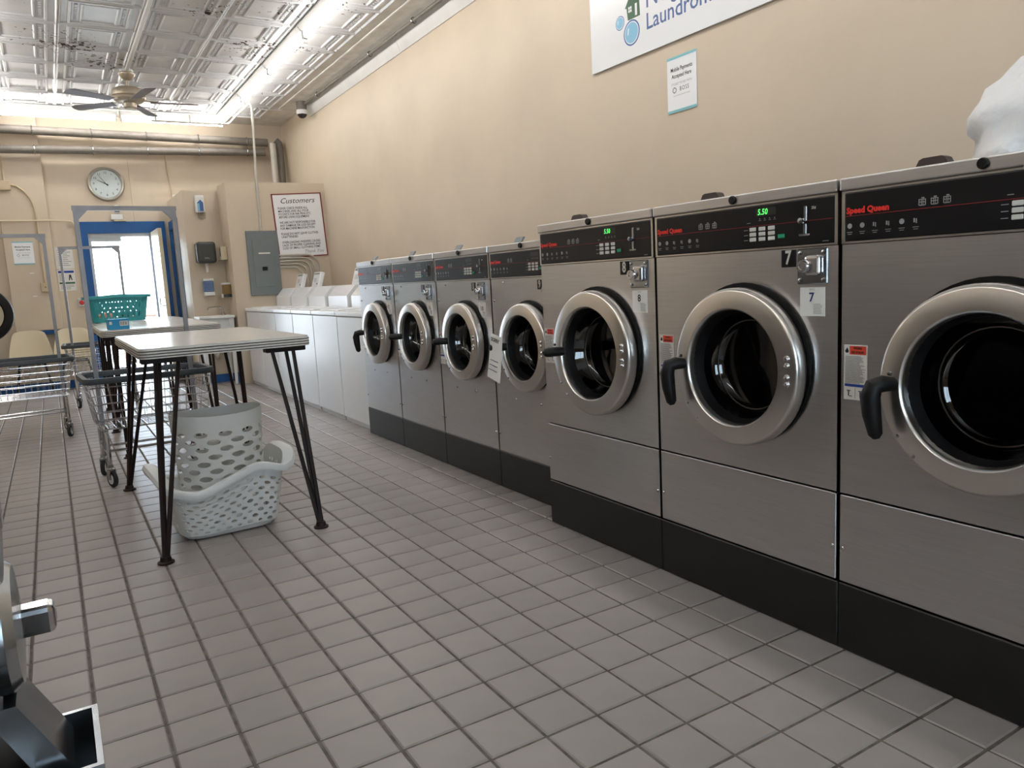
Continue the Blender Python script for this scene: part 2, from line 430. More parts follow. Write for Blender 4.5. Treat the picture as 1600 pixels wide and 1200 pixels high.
# door 1: blue frame, leaf standing open into the room
d1 = struct('door_1', MB().box(.80, .845, 8.62, 8.70, .01, 1.93).box(.80, .845, 9.27, 9.35, .01, 1.93).box(.80, .845, 8.70, 9.27, 1.78, 1.93)
    .box(.80, .845, 8.70, 9.27, 1.33, 1.41).box(.80, .845, 8.70, 9.27, .88, .97).box(.806, .839, 8.70, 9.27, .01, .88), 'shell', label='cream glazed door standing open into the room')
for z0, z1 in ((.97,1.33),(1.41,1.78)): put('window_pane', MB().box(.801, .805, 8.70, 9.27, z0, z1), 'clear_glass', d1)
put('door_handle', MB().tube([(.80,8.655,.98),(.76,8.655,.98),(.745,8.655,.99),(.745,8.655,1.07),(.76,8.655,1.08),(.80,8.655,1.08)], .008), 'chrome', d1)
fr = MB(); fr.box(0, DX0, YB-.03, YB+.02, 0, DZ).box(DX1, .985, YB-.03, YB+.02, 0, DZ).box(0, .985, YB-.03, YB+.02, DZ, 2.075)
t = struct('trim_8', fr, 'blue_paint', label='blue painted door frame')
jm = MB(); jm.box(DX0, DX0+.035, YB, YB+.2, 0, DZ-.04).box(DX1-.02, DX1, YB, YB+.2, 0, DZ-.04).box(DX0, DX1, YB, YB+.2, DZ-.045, DZ)
struct('trim_9', jm, 'enamel_grey')
struct('trim_10', MB().box(DX0+.036, DX0+.38, YB+.05, YB+.12, DZ-.10, DZ-.046), 'enamel_grey')
# outside: street, low block wall, hand rail
struct('pavement', MB().box(-14, 16, YB+.22, 60, -.35, -.12), 'pavement')
bwl = tag(thing('block_wall', 'pale concrete block wall outside the open door', 'wall', (0,0,0)))
blk = cached('block', lambda: MB().bbox(-.195,.195,-.09,.09,-.095,.095,.008,1))
for r in range(6):
    for k in range(7): put('block', blk, 'block', bwl, (1.0+.4*k+(.2 if r % 2 else 0), 14.0, -.02+.2*r))
hr = thing('hand_rail', 'brown pipe hand rail outside the open door', 'railing', (0,0,0))
put('rail', MB().tube([(.45,11.6,.80),(1.9,11.6,.80)], .022), 'rail_brown', hr)
for x in (.5, 1.2, 1.85): put('post', MB().tube([(x,11.6,-.12),(x,11.6,.80)], .02), 'rail_brown', hr)
# ------------------------------------------------------------------ lamps
def fixture_mesh():
    def hous():
        return MB().add([(-.055,-.61,0),(.055,-.61,0),(.062,-.61,-.03),(.035,-.61,-.062),(-.035,-.61,-.062),(-.062,-.61,-.03)]+[(-.055,.61,0),(.055,.61,0),(.062,.61,-.03),(.035,.61,-.062),(-.035,.61,-.062),(-.062,.61,-.03)],
            [(5,4,3,2,1,0),(6,7,8,9,10,11)]+[(k,(k+1)%6,(k+1)%6+6,k+6) for k in range(6)])
    return cached('housing', hous), cached('tube', lambda: MB().lathe([(.024,-.585),(.024,.585)], 10, 'y', (0,0,-.102))), cached('socket', lambda: MB().cbox((0,0,-.085),(.05,.022,.075),.005,1))
ORD = ('first','second','third','fourth','fifth','sixth','seventh','eighth','ninth','tenth','eleventh')
def lamp(x, y, rz, label, group):
    h, tb, so = fixture_mesh()
    t = thing('fluorescent_light', label, 'light', (x, y, ZC-.012), rz, group)
    put('housing', h, 'lamp_white', t); put('tube', tb, 'tube', t)
    for s in (-1,1): put('socket', so, 'lamp_white', t, (0, s*.597, 0))
    return t
for k in range(9): lamp(1.72, 8.16-1.245*k, 0, ORD[k]+' fluorescent tube from the door wall in the row beside the tan wall', 'ceiling tubes along the tan wall')
for k in range(9): lamp(-.80, 8.16-1.245*k, 0, ORD[k]+' fluorescent tube from the door wall in the row on the dryer side', 'ceiling tubes on the dryer side')
for k in range(2): lamp(1.17-1.25*k, 8.93, PI/2, ('fluorescent tube above the closet end of the door wall', 'fluorescent tube in front of the clock, above the door')[k], 'ceiling tubes above the door wall')

# ------------------------------------------------------------------ big steel washers
def rect_hole(u0, u1, z0, z1, cu, cz, r, n=48, depth=.06):
    mb = MB(); out = []; inn = []
    for k in range(n):
        a = 2*PI*(k+.5)/n; c, s = math.cos(a), math.sin(a)
        tu = ((u1-cu) if c > 0 else (u0-cu))/c if abs(c) > 1e-6 else 1e9; tz = ((z1-cz) if s > 0 else (z0-cz))/s if abs(s) > 1e-6 else 1e9
        t = min(tu, tz); out.append((cu+c*t, 0, cz+s*t)); inn.append((cu+c*r, 0, cz+s*r))
    # exact corners
    for cx, cz_ in ((u0,z0),(u1,z0),(u1,z1),(u0,z1)):
        b = min(range(n), key=lambda k: (out[k][0]-cx)**2+(out[k][2]-cz_)**2); out[b] = (cx,0,cz_)
    mb.add(out+inn, [(k,(k+1)%n,n+(k+1)%n,n+k) for k in range(n)])
    back = [(p[0],depth,p[2]) for p in inn]; mb.add(inn+back, [(k,n+k,n+(k+1)%n,(k+1)%n) for k in range(n)], True)
    ob = [(p[0],.012,p[2]) for p in out]; mb.add(out+ob, [(k,(k+1)%n,n+(k+1)%n,n+k) for k in range(n)])
    return mb
def open_box(u0, u1, y0, y1, z0, z1):
    v = [(x,y,z) for z in (z0,z1) for y in (y0,y1) for x in (u0,u1)]
    return MB().add(v, [(0,2,3,1),(4,5,7,6),(2,6,7,3),(0,4,6,2),(1,3,7,5)])
def washer(num, yc, big, handle, label, price):
    W = .735 if big else .652; H = 1.115 if big else 1.068; hw = W/2-.006; D = .85 if big else .74
    xf, zb = (1.393, .205) if big else (1.52, .201)
    K = 'B' if big else 'S'
    t = thing('washing_machine', label, 'washing machine', (xf, yc, zb), -PI/2, 'steel front-load washers on black plinths')
    c0, c1 = (.948, 1.083) if big else (.905, 1.035)        # control panel
    cu, cz, r = (.03, .592, .246) if big else (.035, .568, .214)
    gr = r*.72
    put('body', cached('body|'+K, lambda: open_box(-hw, hw, .012, D, 0, H)), 'steel_dark', t)
    put('top_band', cached('top_band|'+K, lambda: MB().bbox(-hw-.002, hw+.002, -.012, .10, c1+.002, H+.003, .004, 2)), 'steel', t)
    z0 = .256 if big else 0
    put('front_panel', cached('front_panel|'+K, lambda: rect_hole(-hw, hw, z0+(.003 if big else 0), c0-.003, cu, cz, r*.93)), 'steel', t)
    if big: put('lower_panel', cached('lower_panel|'+K, lambda: MB().bbox(-hw, hw, -.002, .02, 0, .253, .002, 1)), 'steel', t)
    # control panel
    cp = put('control_panel', cached('control_panel|'+K, lambda: MB().bbox(-hw+.008, hw-.008, -.006, .03, c0+.003, c1-.003, .005, 2)), 'black_gloss', t)
    def trim():
        m = MB(); a, b = hw, hw-.010
        m.box(-a,a,-.004,.03,c1-.004,c1+.001).box(-a,a,-.004,.03,c0-.001,c0+.004).box(-a,-b,-.004,.03,c0,c1).box(b,a,-.004,.03,c0,c1); return m
    put('panel_trim', cached('panel_trim|'+K, trim), 'ring_steel', t)
    d = -.0072; s = 1.0 if big else .9; e = -.0085
    zs = c0+.070
    put('logo', cached('logo|'+K, lambda: flat_text('Speed Queen', .0215*s, -.345*s, zs+.013*s, d, align='LEFT', bold=.0011, sx=1.02)), 'red_print', cp)
    put('stripe', cached('stripe|'+K, lambda: quad_front(MB(), -hw+.012, hw-.012, zs-.001, zs+.001, d)), 'stripe_red', cp)
    def baskets():
        m = MB()
        for k in range(3 if big else 2):
            u = -.140*s+.030*s*k; z = zs+.016*s; q = .0011
            for (a,b,c_,d_) in ((u-.009,u+.009,z+.005,z+.007),(u-.007,u+.007,z-.009,z-.007),(u-.009,u-.007,z-.008,z+.006),(u+.007,u+.009,z-.008,z+.006),(u-.0028,u-.0012,z-.008,z+.006),(u+.0012,u+.0028,z-.008,z+.006),(u-.008,u+.008,z-.001,z+.0008)): quad_front(m,a,b,c_,d_,d)
            quad_front(m, u-.002, u+.005, z+.008, z+.011, d)
        return m
    put('load_icons', cached('load_icons|'+K, baskets), 'print_grey', cp)
    def icons():
        m = MB()
        for k in range(6):
            u = -.335*s+.036*s*k; z = zs-.026*s
            m.lathe([(.005,0),(.007,0)], 10, 'y', (u,d,z)) if k in (0,1,4) else quad_front(quad_front(m,u-.006,u-.002,z-.005,z+.005,d),u,u+.003,z-.007,z+.004,d)
            for q in range(2): quad_front(m, u-.008+q*.002, u+.008-q*.002, z-.017-q*.005, z-.0155-q*.005, d)
        return m
    put('step_icons', cached('step_icons|'+K, icons), 'print_grey', cp)
    ds = put('display', cached('display|'+K, lambda: quad_front(MB(), .086*s, .160*s, zs+.028*s, zs+.050*s, d)), 'lcd', cp)
    if price:
        put('digits', cached('digits|'+K, lambda: flat_text('5.50', .024*s, .112*s, zs+.0385*s, e, bold=.0002, shear=.12, sx=.9)), 'led_green', cp)
    for i in range(3):
        for j in range(3): put('button', cached('button|'+K, lambda: MB().cbox((0,0,0),(.024*s,.004,.0115*s),.0015,1)), 'key_white', cp, (.075*s+.0345*s*i, -.008, zs-.0095*s-.0150*s*j))
    def lab():
        m = MB()
        for j in range(3): quad_front(m, .040*s, .056*s, zs-.0115*s-.015*s*j, zs-.0095*s-.015*s*j, d)
        for i in range(4): quad_front(m, .097*s+.018*s*i, .106*s+.018*s*i, zs+.014*s, zs+.0155*s, d); quad_front(m, .099*s+.018*s*i, .103*s+.018*s*i, zs+.018*s, zs+.021*s, d)
        quad_front(m, .052*s, .066*s, zs+.009*s, zs+.011*s, d); quad_front(m, hw-.045, hw-.025, c0+.010, c0+.012, d)
        return m
    put('key_print', cached('key_print|'+K, lab), 'print_grey', cp)
    put('start_button', cached('start_button|'+K, lambda: MB().cbox((.179*s,-.008,zs-.036*s),(.023*s,.004,.012*s),.0015,1)), 'green_key', cp)
    def slot():
        m = MB(); u = .262*s; z = zs
        m.cbox((u,-.008,z+.020*s),(.011*s,.006,.042*s),.002,1).cbox((u-.002,-.008,z-.022*s),(.012*s,.005,.030*s),.002,1).cbox((u-.004,-.008,z-.038*s),(.036*s,.004,.006*s),.001,1)
        m.lathe([(.0,-.022),(.008,-.020),(.010,-.006),(.010,0)], 14, 'y', (u-.010,0,z+.001)); return m
    put('coin_slot', cached('coin_slot|'+K, slot), 'zinc', cp)
    put('coin_print', cached('coin_print|'+K, lambda: flat_text('25¢', .010*s, .288*s, zs+.034*s, d, bold=.0003)), 'key_white', cp)
    # hopper lid pull and lock button on the top
    put('lock_button', cached('lock_button|'+K, lambda: MB().lathe([(.013,0),(.013,-.005),(.011,-.008),(0,-.008)], 18, 'y', (.002*s,-.012,H-.012))), 'black_plastic', t)
    if big: put('hopper_pull', cached('hopper_pull|'+K, lambda: MB().prism([(-.195,H),(-.105,H),(-.118,H+.024),(-.126,H+.028),(-.172,H+.028),(-.182,H+.024)], .045, .075, 'y')), 'pull_brown', t)
    else: put('hopper_pull', cached('hopper_pull|'+K, lambda: MB().add([(-.155,.04,H),(-.085,.04,H),(-.085,.048,H),(-.155,.048,H),(-.165,.07,H+.036),(-.095,.07,H+.036),(-.095,.078,H+.034),(-.165,.078,H+.034)], [(0,1,2,3),(4,7,6,5),(0,4,5,1),(1,5,6,2),(2,6,7,3),(3,7,4,0)])), 'panel_grey', t)
    put('top_lid', cached('top_lid|'+K, lambda: MB().bbox(-hw+.03, hw-.03, .10, D-.02, H-.004, H+.004, .002, 1)), 'steel_dark', t)
    # door
    put('gasket', cached('gasket|'+K, lambda: MB().lathe([(r*1.015,-.0005),(r*1.015,-.010),(r*.80,-.012),(r*.80,.03),(r*.9,.03)], 48, 'y', (cu+.003,0,cz+.010), closed=True)), 'rubber', t)
    dr = put('door', cached('door|'+K, lambda: MB().lathe([(r*.93,-.014),(r*.990,-.014),(r,-.020),(r,-.040),(r*.994,-.049),(r*.982,-.055),(r*.962,-.0585),(r*.955,-.059),(r*.76,-.066),(r*.752,-.066),(r*.736,-.063),(r*.726,-.056),(r*.722,-.05),(gr*.99,-.02),(gr*.98,-.014)], 64, 'y', (cu,0,cz), closed=True)), 'ring_steel', t)
    put('door_cone', cached('door_cone|'+K, lambda: MB().lathe([(gr*1.0,-.04)], 48, 'y', (cu,0,cz)) if False else ring_surface([(gr*1.0,-.040),(gr*.955,-.02),(gr*.90,.03),(gr*.86,.075)], cu, cz)), 'rubber', dr)
    put('door_glass', cached('door_glass|'+K, lambda: ring_surface([(gr*.955,-.012),(gr*.90,.01),(gr*.80,.045),(gr*.74,.055),(gr*.4,.06),(0.001,.061)], cu, cz)), 'dark_glass', dr)
    put('glass_bead', cached('glass_bead|'+K, lambda: MB().tube([(cu+gr*.80*math.cos(a), .034, cz+gr*.80*math.sin(a)) for a in [2*PI*k/40 for k in range(40)]], .0022, 6, closed=True)), 'steel_dark', dr)
    for k, dz in enumerate((.042,.022,-.012,-.032)): put('rivet', cached('rivet', lambda: MB().lathe([(.0085,.004),(.0085,-.002),(.005,-.006),(0,-.007)], 12, 'y')), 'chrome', dr, (cu+r*.865, -.0645, cz+dz*s))
    for a in (3.75, 4.02): put('screw', cached('screw', lambda: MB().lathe([(.0045,.003),(.0045,-.0015),(0,-.003)], 10, 'y')), 'zinc', dr, (cu+r*.93*math.cos(a), -.0605, cz+r*.93*math.sin(a)))
    put('drum', cached('drum|'+K, lambda: ring_surface([(r*.98,.085),(r*.99,.10),(r*1.05,.14),(r*1.12,.20),(r*1.12,D-.12),(r*1.0,D-.10),(.05,D-.08),(.001,D-.08)], cu, cz)), 'drum', t)
    hu = cu-r*.86
    if handle == 'down':
        hp = [(hu+.012,-.058,cz),(hu-.002,-.085,cz+.002),(hu-.014,-.104,cz-.004),(hu-.020,-.110,cz-.030),(hu-.016,-.108,cz-.075),(hu-.008,-.104,cz-.125),(hu-.006,-.103,cz-.136)]
    else:
        hp = [(hu+.042,-.055,cz),(hu+.036,-.07,cz),(hu+.030,-.085,cz+.001),(hu+.027,-.098,cz+.001),(hu+.022,-.115,cz),(hu+.019,-.130,cz-.001),(hu+.018,-.138,cz-.002)]
    put('door_handle', cached('door_handle|'+K+handle, lambda: MB().tube(hp, [.017,.021,.0235,.0245,.0225,.017,.008] if handle == 'down' else [.017,.019,.020,.020,.020,.017,.009], 12)), 'black_plastic', dr)
    put('handle_screw', cached('handle_screw|'+K, lambda: MB().lathe([(.006,0),(.005,-.006),(0,-.007)], 10, 'y', (hu+.010,-.074,cz+.028))), 'zinc', dr)
    # coin lock plate, number plate, payment label
    p0 = (.231, .331, .842, .942) if big else (.185, .268, .797, .890)
    pw, ph = p0[1]-p0[0], p0[3]-p0[2]
    pl = put('coin_plate', cached('coin_plate|'+K, lambda: MB().bbox(p0[0],p0[1],-.005,.004,p0[2],p0[3],.003,1)), 'zinc', t)
    pc = ((p0[0]+p0[1])/2+.004, (p0[2]+p0[3])/2)
    put('coin_housing', cached('coin_housing|'+K, lambda: MB().bbox(pc[0]-.018*s,pc[0]+.030*s,-.024,0,pc[1]-.026*s,pc[1]+.030*s,.009,3)), 'chrome', pl)
    put('lock_cylinder', cached('lock_cylinder|'+K, lambda: MB().lathe([(.018*s,-.02),(.018*s,-.034),(.016*s,-.038),(.009*s,-.038),(.008*s,-.035),(0,-.035)], 20, 'y', (pc[0]-.014*s,0,pc[1]))), 'chrome', pl)
    for a in (-1,1):
        for b in (-1,1): put('plate_bolt', cached('plate_bolt', lambda: MB().lathe([(.0055,0),(.005,-.004),(0,-.006)], 10, 'y')), 'zinc', pl, (pc[0]-.004+a*pw*.38, -.005, pc[1]+b*ph*.38))
    n0 = (.175,.225,.892,.941) if big else (.118,.160,.845,.890)
    nw = n0[1]-n0[0]
    npl = put('number_plate', cached('number_plate|'+K, lambda: MB().bbox(n0[0],n0[1],-.003,.003,n0[2],n0[3],.001,1)), 'black_gloss', t)
    put('numeral', flat_text(str(num), .054*s, (n0[0]+n0[1])/2, (n0[2]+n0[3])/2+.001, -.0042, bold=.0016 if num < 10 else .001, sx=.78 if num < 10 else .5), 'key_white', npl)
    l0 = (.240,.321,.752,.833) if big else (.186,.262,.703,.783)
    lb = put('payment_label', cached('payment_label|'+K, lambda: MB().box(l0[0],l0[1],-.0016,.002,l0[2],l0[3])), 'paper', t)
    lc = (l0[0]+l0[1])/2
    put('label_numeral', flat_text(str(num), .036*s, lc-.002, l0[2]+.052*s, -.0026, bold=.0006), 'print_navy' if num in (7,12) else 'print_black', lb)
    put('label_print', cached('label_print|'+K, lambda: lines_front(lc+.004, l0[1]-.006, l0[2]+.006, l0[2]+.036*s, -.0024, 7, .0016)), 'print_grey', lb)
    put('label_brand', cached('label_brand|'+K, lambda: flat_text('BOSS', .0075, lc, l0[3]-.006, -.0024)), 'print_grey', lb)
    # warning label
    a0 = (-.352,-.283,.527,.677) if big else (-.320,-.262,.420,.605)
    wl = put('warning_label', cached('warning_label|'+K, lambda: MB().box(a0[0],a0[1],-.0016,.002,a0[2],a0[3])), 'paper', t)
    hh = a0[3]-a0[2]
    put('warning_header', cached('warning_header|'+K, lambda: quad_front(MB(), a0[0]+.017, a0[1]-.003, a0[3]-.026, a0[3]-.003, -.0024)), 'warn_red', wl)
    put('warning_words', cached('warning_words|'+K, lambda: flat_text('WARNING\nRISK OF INJURY', .0085, (a0[0]+a0[1])/2+.007, a0[3]-.0145, -.003, bold=.0003, sx=.62, line=1.3)), 'print_black', wl)
    put('warning_print', cached('warning_print|'+K, lambda: lines_front(a0[0]+.004, a0[1]-.004, a0[2]+hh*.30, a0[3]-.03, -.0024, 22, .0011, 3).add(*flame(a0[0]+.009, a0[3]-.015, -.0024))), 'print_black', wl)
    put('warning_band', cached('warning_band|'+K, lambda: quad_front(MB(), a0[0]+.003, a0[1]-.003, a0[2]+hh*.24, a0[2]+hh*.29, -.0024)), 'warn_blue', wl)
    put('warning_pictures', cached('warning_pictures|'+K, lambda: pictos(a0[0], a0[1], a0[2], -.0024)), 'print_black', wl)
    sp = [(-.352,.098),(.352,.098)] if big else [(-.305,.095),(.305,.095),(-.125,.295),(.105,.295),(-.195,.883),(-.294,.792)]
    for (a, b) in sp: put('panel_screw', cached('panel_screw', lambda: MB().lathe([(.006,.002),(.006,-.003),(.004,-.005),(0,-.005)], 10, 'y')), 'chrome', t, (a, 0, b))
    return t
def flame(u, z, d):
    p = [(-.004,-.007),(.004,-.007),(.0055,-.001),(.003,.003),(.001,.008),(-.002,.003),(-.0055,-.001)]
    return [(u+a, d, z+b) for a, b in p], [tuple(range(7))]
def pictos(u0, u1, z0, d):
    m = MB(); um = (u0+u1)/2; quad_front(m, um-.0005, um+.0005, z0+.004, z0+.034, d)
    for c in ((u0+um)/2, (um+u1)/2): quad_front(quad_front(quad_front(m, c-.008, c+.004, z0+.024, z0+.026, d), c-.004, c-.001, z0+.010, z0+.024, d), c, c+.008, z0+.009, z0+.011, d)
    return m
def ring_surface(prof, cu, cz, n=48):
    v = []; f = []
    for (r, h) in prof:
        for k in range(n): a = 2*PI*k/n; v.append((cu+r*math.cos(a), h, cz+r*math.sin(a)))
    for i in range(len(prof)-1):
        for k in range(n): f.append((i*n+k, i*n+(k+1)%n, (i+1)*n+(k+1)%n, (i+1)*n+k))
    return MB().add(v, f, True)
washer(6, -.815, True, 'down', 'large steel washer with a white bag lying on its top', False)
washer(7, -.080, True, 'down', 'large steel washer numbered 7, its neighbour carrying a white bag', True)
washer(8, .655, True, 'out', 'large steel washer that stands next to the smaller steel washers', True)
washer(9, 1.363, False, 'out', 'steel washer numbered 9 with a paper tag on its handle', False)
washer(10, 2.015, False, 'out', 'steel washer numbered 10 between washers 9 and 11', False)
washer(11, 2.667, False, 'out', 'steel washer numbered 11', False)
washer(12, 3.319, False, 'down', 'steel washer numbered 12 beside the white top-loading washers', False)
def plinth(name, x0, y0, y1, label):
    t = thing(name, label, 'plinth', (0,0,0), 0)
    put('top_board', MB().box(x0+.01, x0+.72, y0, y1, .180, .1985), 'plinth_black', t)
    n = 3 if y1-y0 < 2.4 else 4
    for k in range(n):
        a = y0+(y1-y0)*k/n; b = y0+(y1-y0)*(k+1)/n
        put('front_board', MB().bbox(x0-.002, x0+.02, a+.001, b-.001, .002, .1985, .003, 1), 'plinth_black', t)
    put('end_board', MB().box(x0+.02, x0+.72, y1-.02, y1, .002, .18), 'plinth_black', t)
    put('end_board', MB().box(x0+.02, x0+.72, y0, y0+.02, .002, .18), 'plinth_black', t)
plinth('washer_plinth', 1.393, -1.185, 1.022, 'black wooden plinth under the large washers')
plinth('washer_plinth', 1.52, 1.026, 3.648, 'black wooden plinth under the smaller washers')
# out-of-order tag hanging on washer 9
tg = thing('paper_tag', 'white paper tag reading SORRY on the handle of washer 9', 'tag', (1.400, 1.447, .80), -PI/2+.12)
put('sheet', MB().add([(-.05,0,.045),(.05,-.004,.02),(.048,-.012,-.06),(.045,-.03,-.20),(-.06,-.026,-.17),(-.052,-.008,-.04)]+[(-.05,.0012,.045),(.05,-.0028,.02),(.048,-.0108,-.06),(.045,-.0288,-.20),(-.06,-.0248,-.17),(-.052,-.0068,-.04)], [(0,1,2,5),(5,2,3,4),(6,11,8,7),(11,10,9,8),(0,6,7,1),(3,9,10,4)]), 'paper', tg)
put('heading', flat_text('SORRY', .026, 0, 0.004, 0, bold=.0006, sx=.82).xform(Matrix.Translation((-.002,-.0115,.004)) @ Matrix.Rotation(.24,4,'Y') @ Matrix.Rotation(-.06,4,'X')), 'print_black', tg)
put('writing', lines_front(-.036, .036, -.035, .035, 0, 3, .003, 5).xform(Matrix.Translation((-.004,-.024,-.115)) @ Matrix.Rotation(.22,4,'Y') @ Matrix.Rotation(-.13,4,'X')), 'print_navy', tg)
# white plastic bag on washer 6
bm = bmesh.new(); bmesh.ops.create_icosphere(bm, subdivisions=4, radius=1)
from mathutils import noise
for v in bm.verts:
    d = v.co.copy(); q = 1+.20*noise.noise(d*1.7+Vector((3,1,2)))+.12*noise.turbulence(d*3.5, 3, True)+.05*noise.noise(d*8)
    w_ = 1+.45*max(0,-d.z-.1)
    v.co = Vector((d.x*.17*q*w_, d.y*.19*q*w_, max(-.075, d.z*.125*q+ .06*max(0, 1-(d.x*d.x+d.y*d.y)*1.2)*(d.z > 0))))
me = bpy.data.meshes.new('plastic_bag'); bm.to_mesh(me); bm.free()
for p in me.polygons: p.use_smooth = True
tag(put('plastic_bag', me, 'bag', None, (1.64, -.865, 1.326+.075)), 'crumpled white plastic bag lying on a steel washer', 'bag')
# ------------------------------------------------------------------ white top-loading washers
def top_loader(yc, label, meter):
    t = thing('top_load_washer', label, 'washing machine', (1.56, yc, 0), -PI/2, 'white top-load washers in a row')
    put('cabinet', cached('cabinet', lambda: MB().bbox(-.331,.331,0,.68,.03,.862,.006,2)), 'enamel', t)
    put('toe_kick', cached('toe_kick', lambda: MB().box(-.32,.32,.012,.66,0,.03)), 'enamel_grey', t)
    tp = put('worktop', cached('worktop', lambda: MB().bbox(-.333,.333,-.012,.69,.866,.905,.010,3)), 'enamel', t)
    put('lid', cached('lid', lambda: MB().bbox(-.24,.24,.05,.40,.904,.914,.004,2)), 'enamel', tp)
    def cons():
        return MB().prism([(.36,.905),(.36,1.015),(.45,1.115),(.66,1.115),(.66,.905)], -.29, .27, 'x').xform(Matrix.Identity(4))
    c = put('console', cached('console', cons), 'enamel', t)
    put('console_end', cached('console_end', lambda: MB().prism([(.375,.906),(.375,1.005),(.42,1.04),(.42,.906)], .27, .275, 'x')), 'enamel_grey', c)  # grey strip: shade on the console's near side, put into the colour
    if meter:
        mt = put('coin_meter', cached('coin_meter', lambda: MB().cbox((0,0,.085),(.25,.05,.18),.012,3)), 'enamel', t, (-.02,.58,1.105), (-.30,0,0))
        put('meter_slot', cached('meter_slot', lambda: MB().cbox((0,-.025,.152),(.18,.006,.016),.002,1)), 'panel_grey', mt)
        put('meter_print', cached('meter_print', lambda: lines_front(-.07,.07,.055,.105,-.0262,4,.006,4)), 'print_grey', mt)
        put('meter_lock', cached('meter_lock', lambda: MB().lathe([(.010,0),(.009,-.008),(0,-.008)], 10, 'y', (.08,-.025,.035))), 'panel_grey', mt)
names = {0:'white top-load washer against the closet wall, farthest of its row', 1:'white top-load washer, second from the closet wall', 2:'white top-load washer, third from the closet wall', 3:'white top-load washer, fourth from the closet wall', 4:'white top-load washer, second from the steel washers', 5:'white top-load washer beside the steel washer numbered 12'}
for k in range(6): top_loader(7.712-.335-.672*k, names[k], k in (0,1,3,4))

# ------------------------------------------------------------------ folding tables on hairpin legs
def hairpin(parent, x, y, sx, sy, zt, foot=None):
    fx, fy = foot or (x+sx*.02, y+sy*.05)
    plate = put('leg_plate', MB().bbox(x-.09, x+.09, y-.035, y+.035, zt-.026, zt, .003, 1), 'brown_iron', parent)
    m = MB()
    for (a, b) in ((x-.060*sx, y+.01*sy), (x+sx*.012, y-.025*sy), (x+sx*.034, y+.02*sy)):
        m.tube([(a, b, zt-.012), (fx+(a-x)*.10, fy+(b-y)*.10, .02)], [.0085,.0105], 6)
    put('leg', m, 'brown_iron', parent)
    put('foot', MB().lathe([(.020,.03),(.024,.012),(.034,.008),(.034,.001)], 14, 'z', (fx,fy,0)), 'brown_iron', parent)
def table(x0, x1, y0, y1, zt, label, feet=None, shelf=False):
    t = thing('folding_table', label, 'table', ((x0+x1)/2,(y0+y1)/2,0), 0, 'white folding tables on thin metal legs')
    P = bpy.data.objects.new('tmp', None)
    cx, cy = (x0+x1)/2, (y0+y1)/2; a, b = (x1-x0)/2, (y1-y0)/2
    def outline(inset):
        pts = []; r = .045; A, B = a-inset, b-inset
        for (sx, sy, a0) in ((1,1,0),(-1,1,PI/2),(-1,-1,PI),(1,-1,1.5*PI)):
            for k in range(6):
                q = a0+PI/2*k/5; pts.append((sx*(A-r)+r*math.cos(q), sy*(B-r)+r*math.sin(q)))
        return pts
    put('table_top', MB().prism(outline(.003), zt-.006, zt, 'z'), 'laminate', t)
    put('edge_band', MB().prism(outline(.0), zt-.044, zt-.0062, 'z'), 'edge_white', t)
    for k in range(3):
        pts = [(p[0],p[1],zt-.013-.0115*k) for p in outline(-.0006)]
        put('edge_groove', MB().tube(pts, .0022, 5, closed=True), 'edge_line', t)
    for (sx, sy) in ((-1,-1),(1,-1),(1,1),(-1,1)):
        fx = (feet or {}).get((sx,sy)); foot = (fx[0]-cx, fx[1]-cy) if fx else None
        hairpin(t, sx*(a-.10), sy*(b-.10), sx, sy, zt-.044, foot)
    if shelf: put('shelf', MB().box(-a+.06, a-.10, -b+.10, b-.10, .62, .645), 'brown_iron', t)
    return t
table(-.155, .563, 1.70, 3.05, .894, 'white folding table with a white laundry basket under it', {(-1,-1):(-.152,1.62),(1,-1):(.519,1.652),(-1,1):(-.170,3.08),(1,1):(.53,3.10)})
table(-.172, .600, 4.02, 5.32, .892, 'white folding table with a small blue box standing on it')
table(-.135, .630, 5.42, 6.78, .890, 'white folding table with a teal laundry basket standing on it')

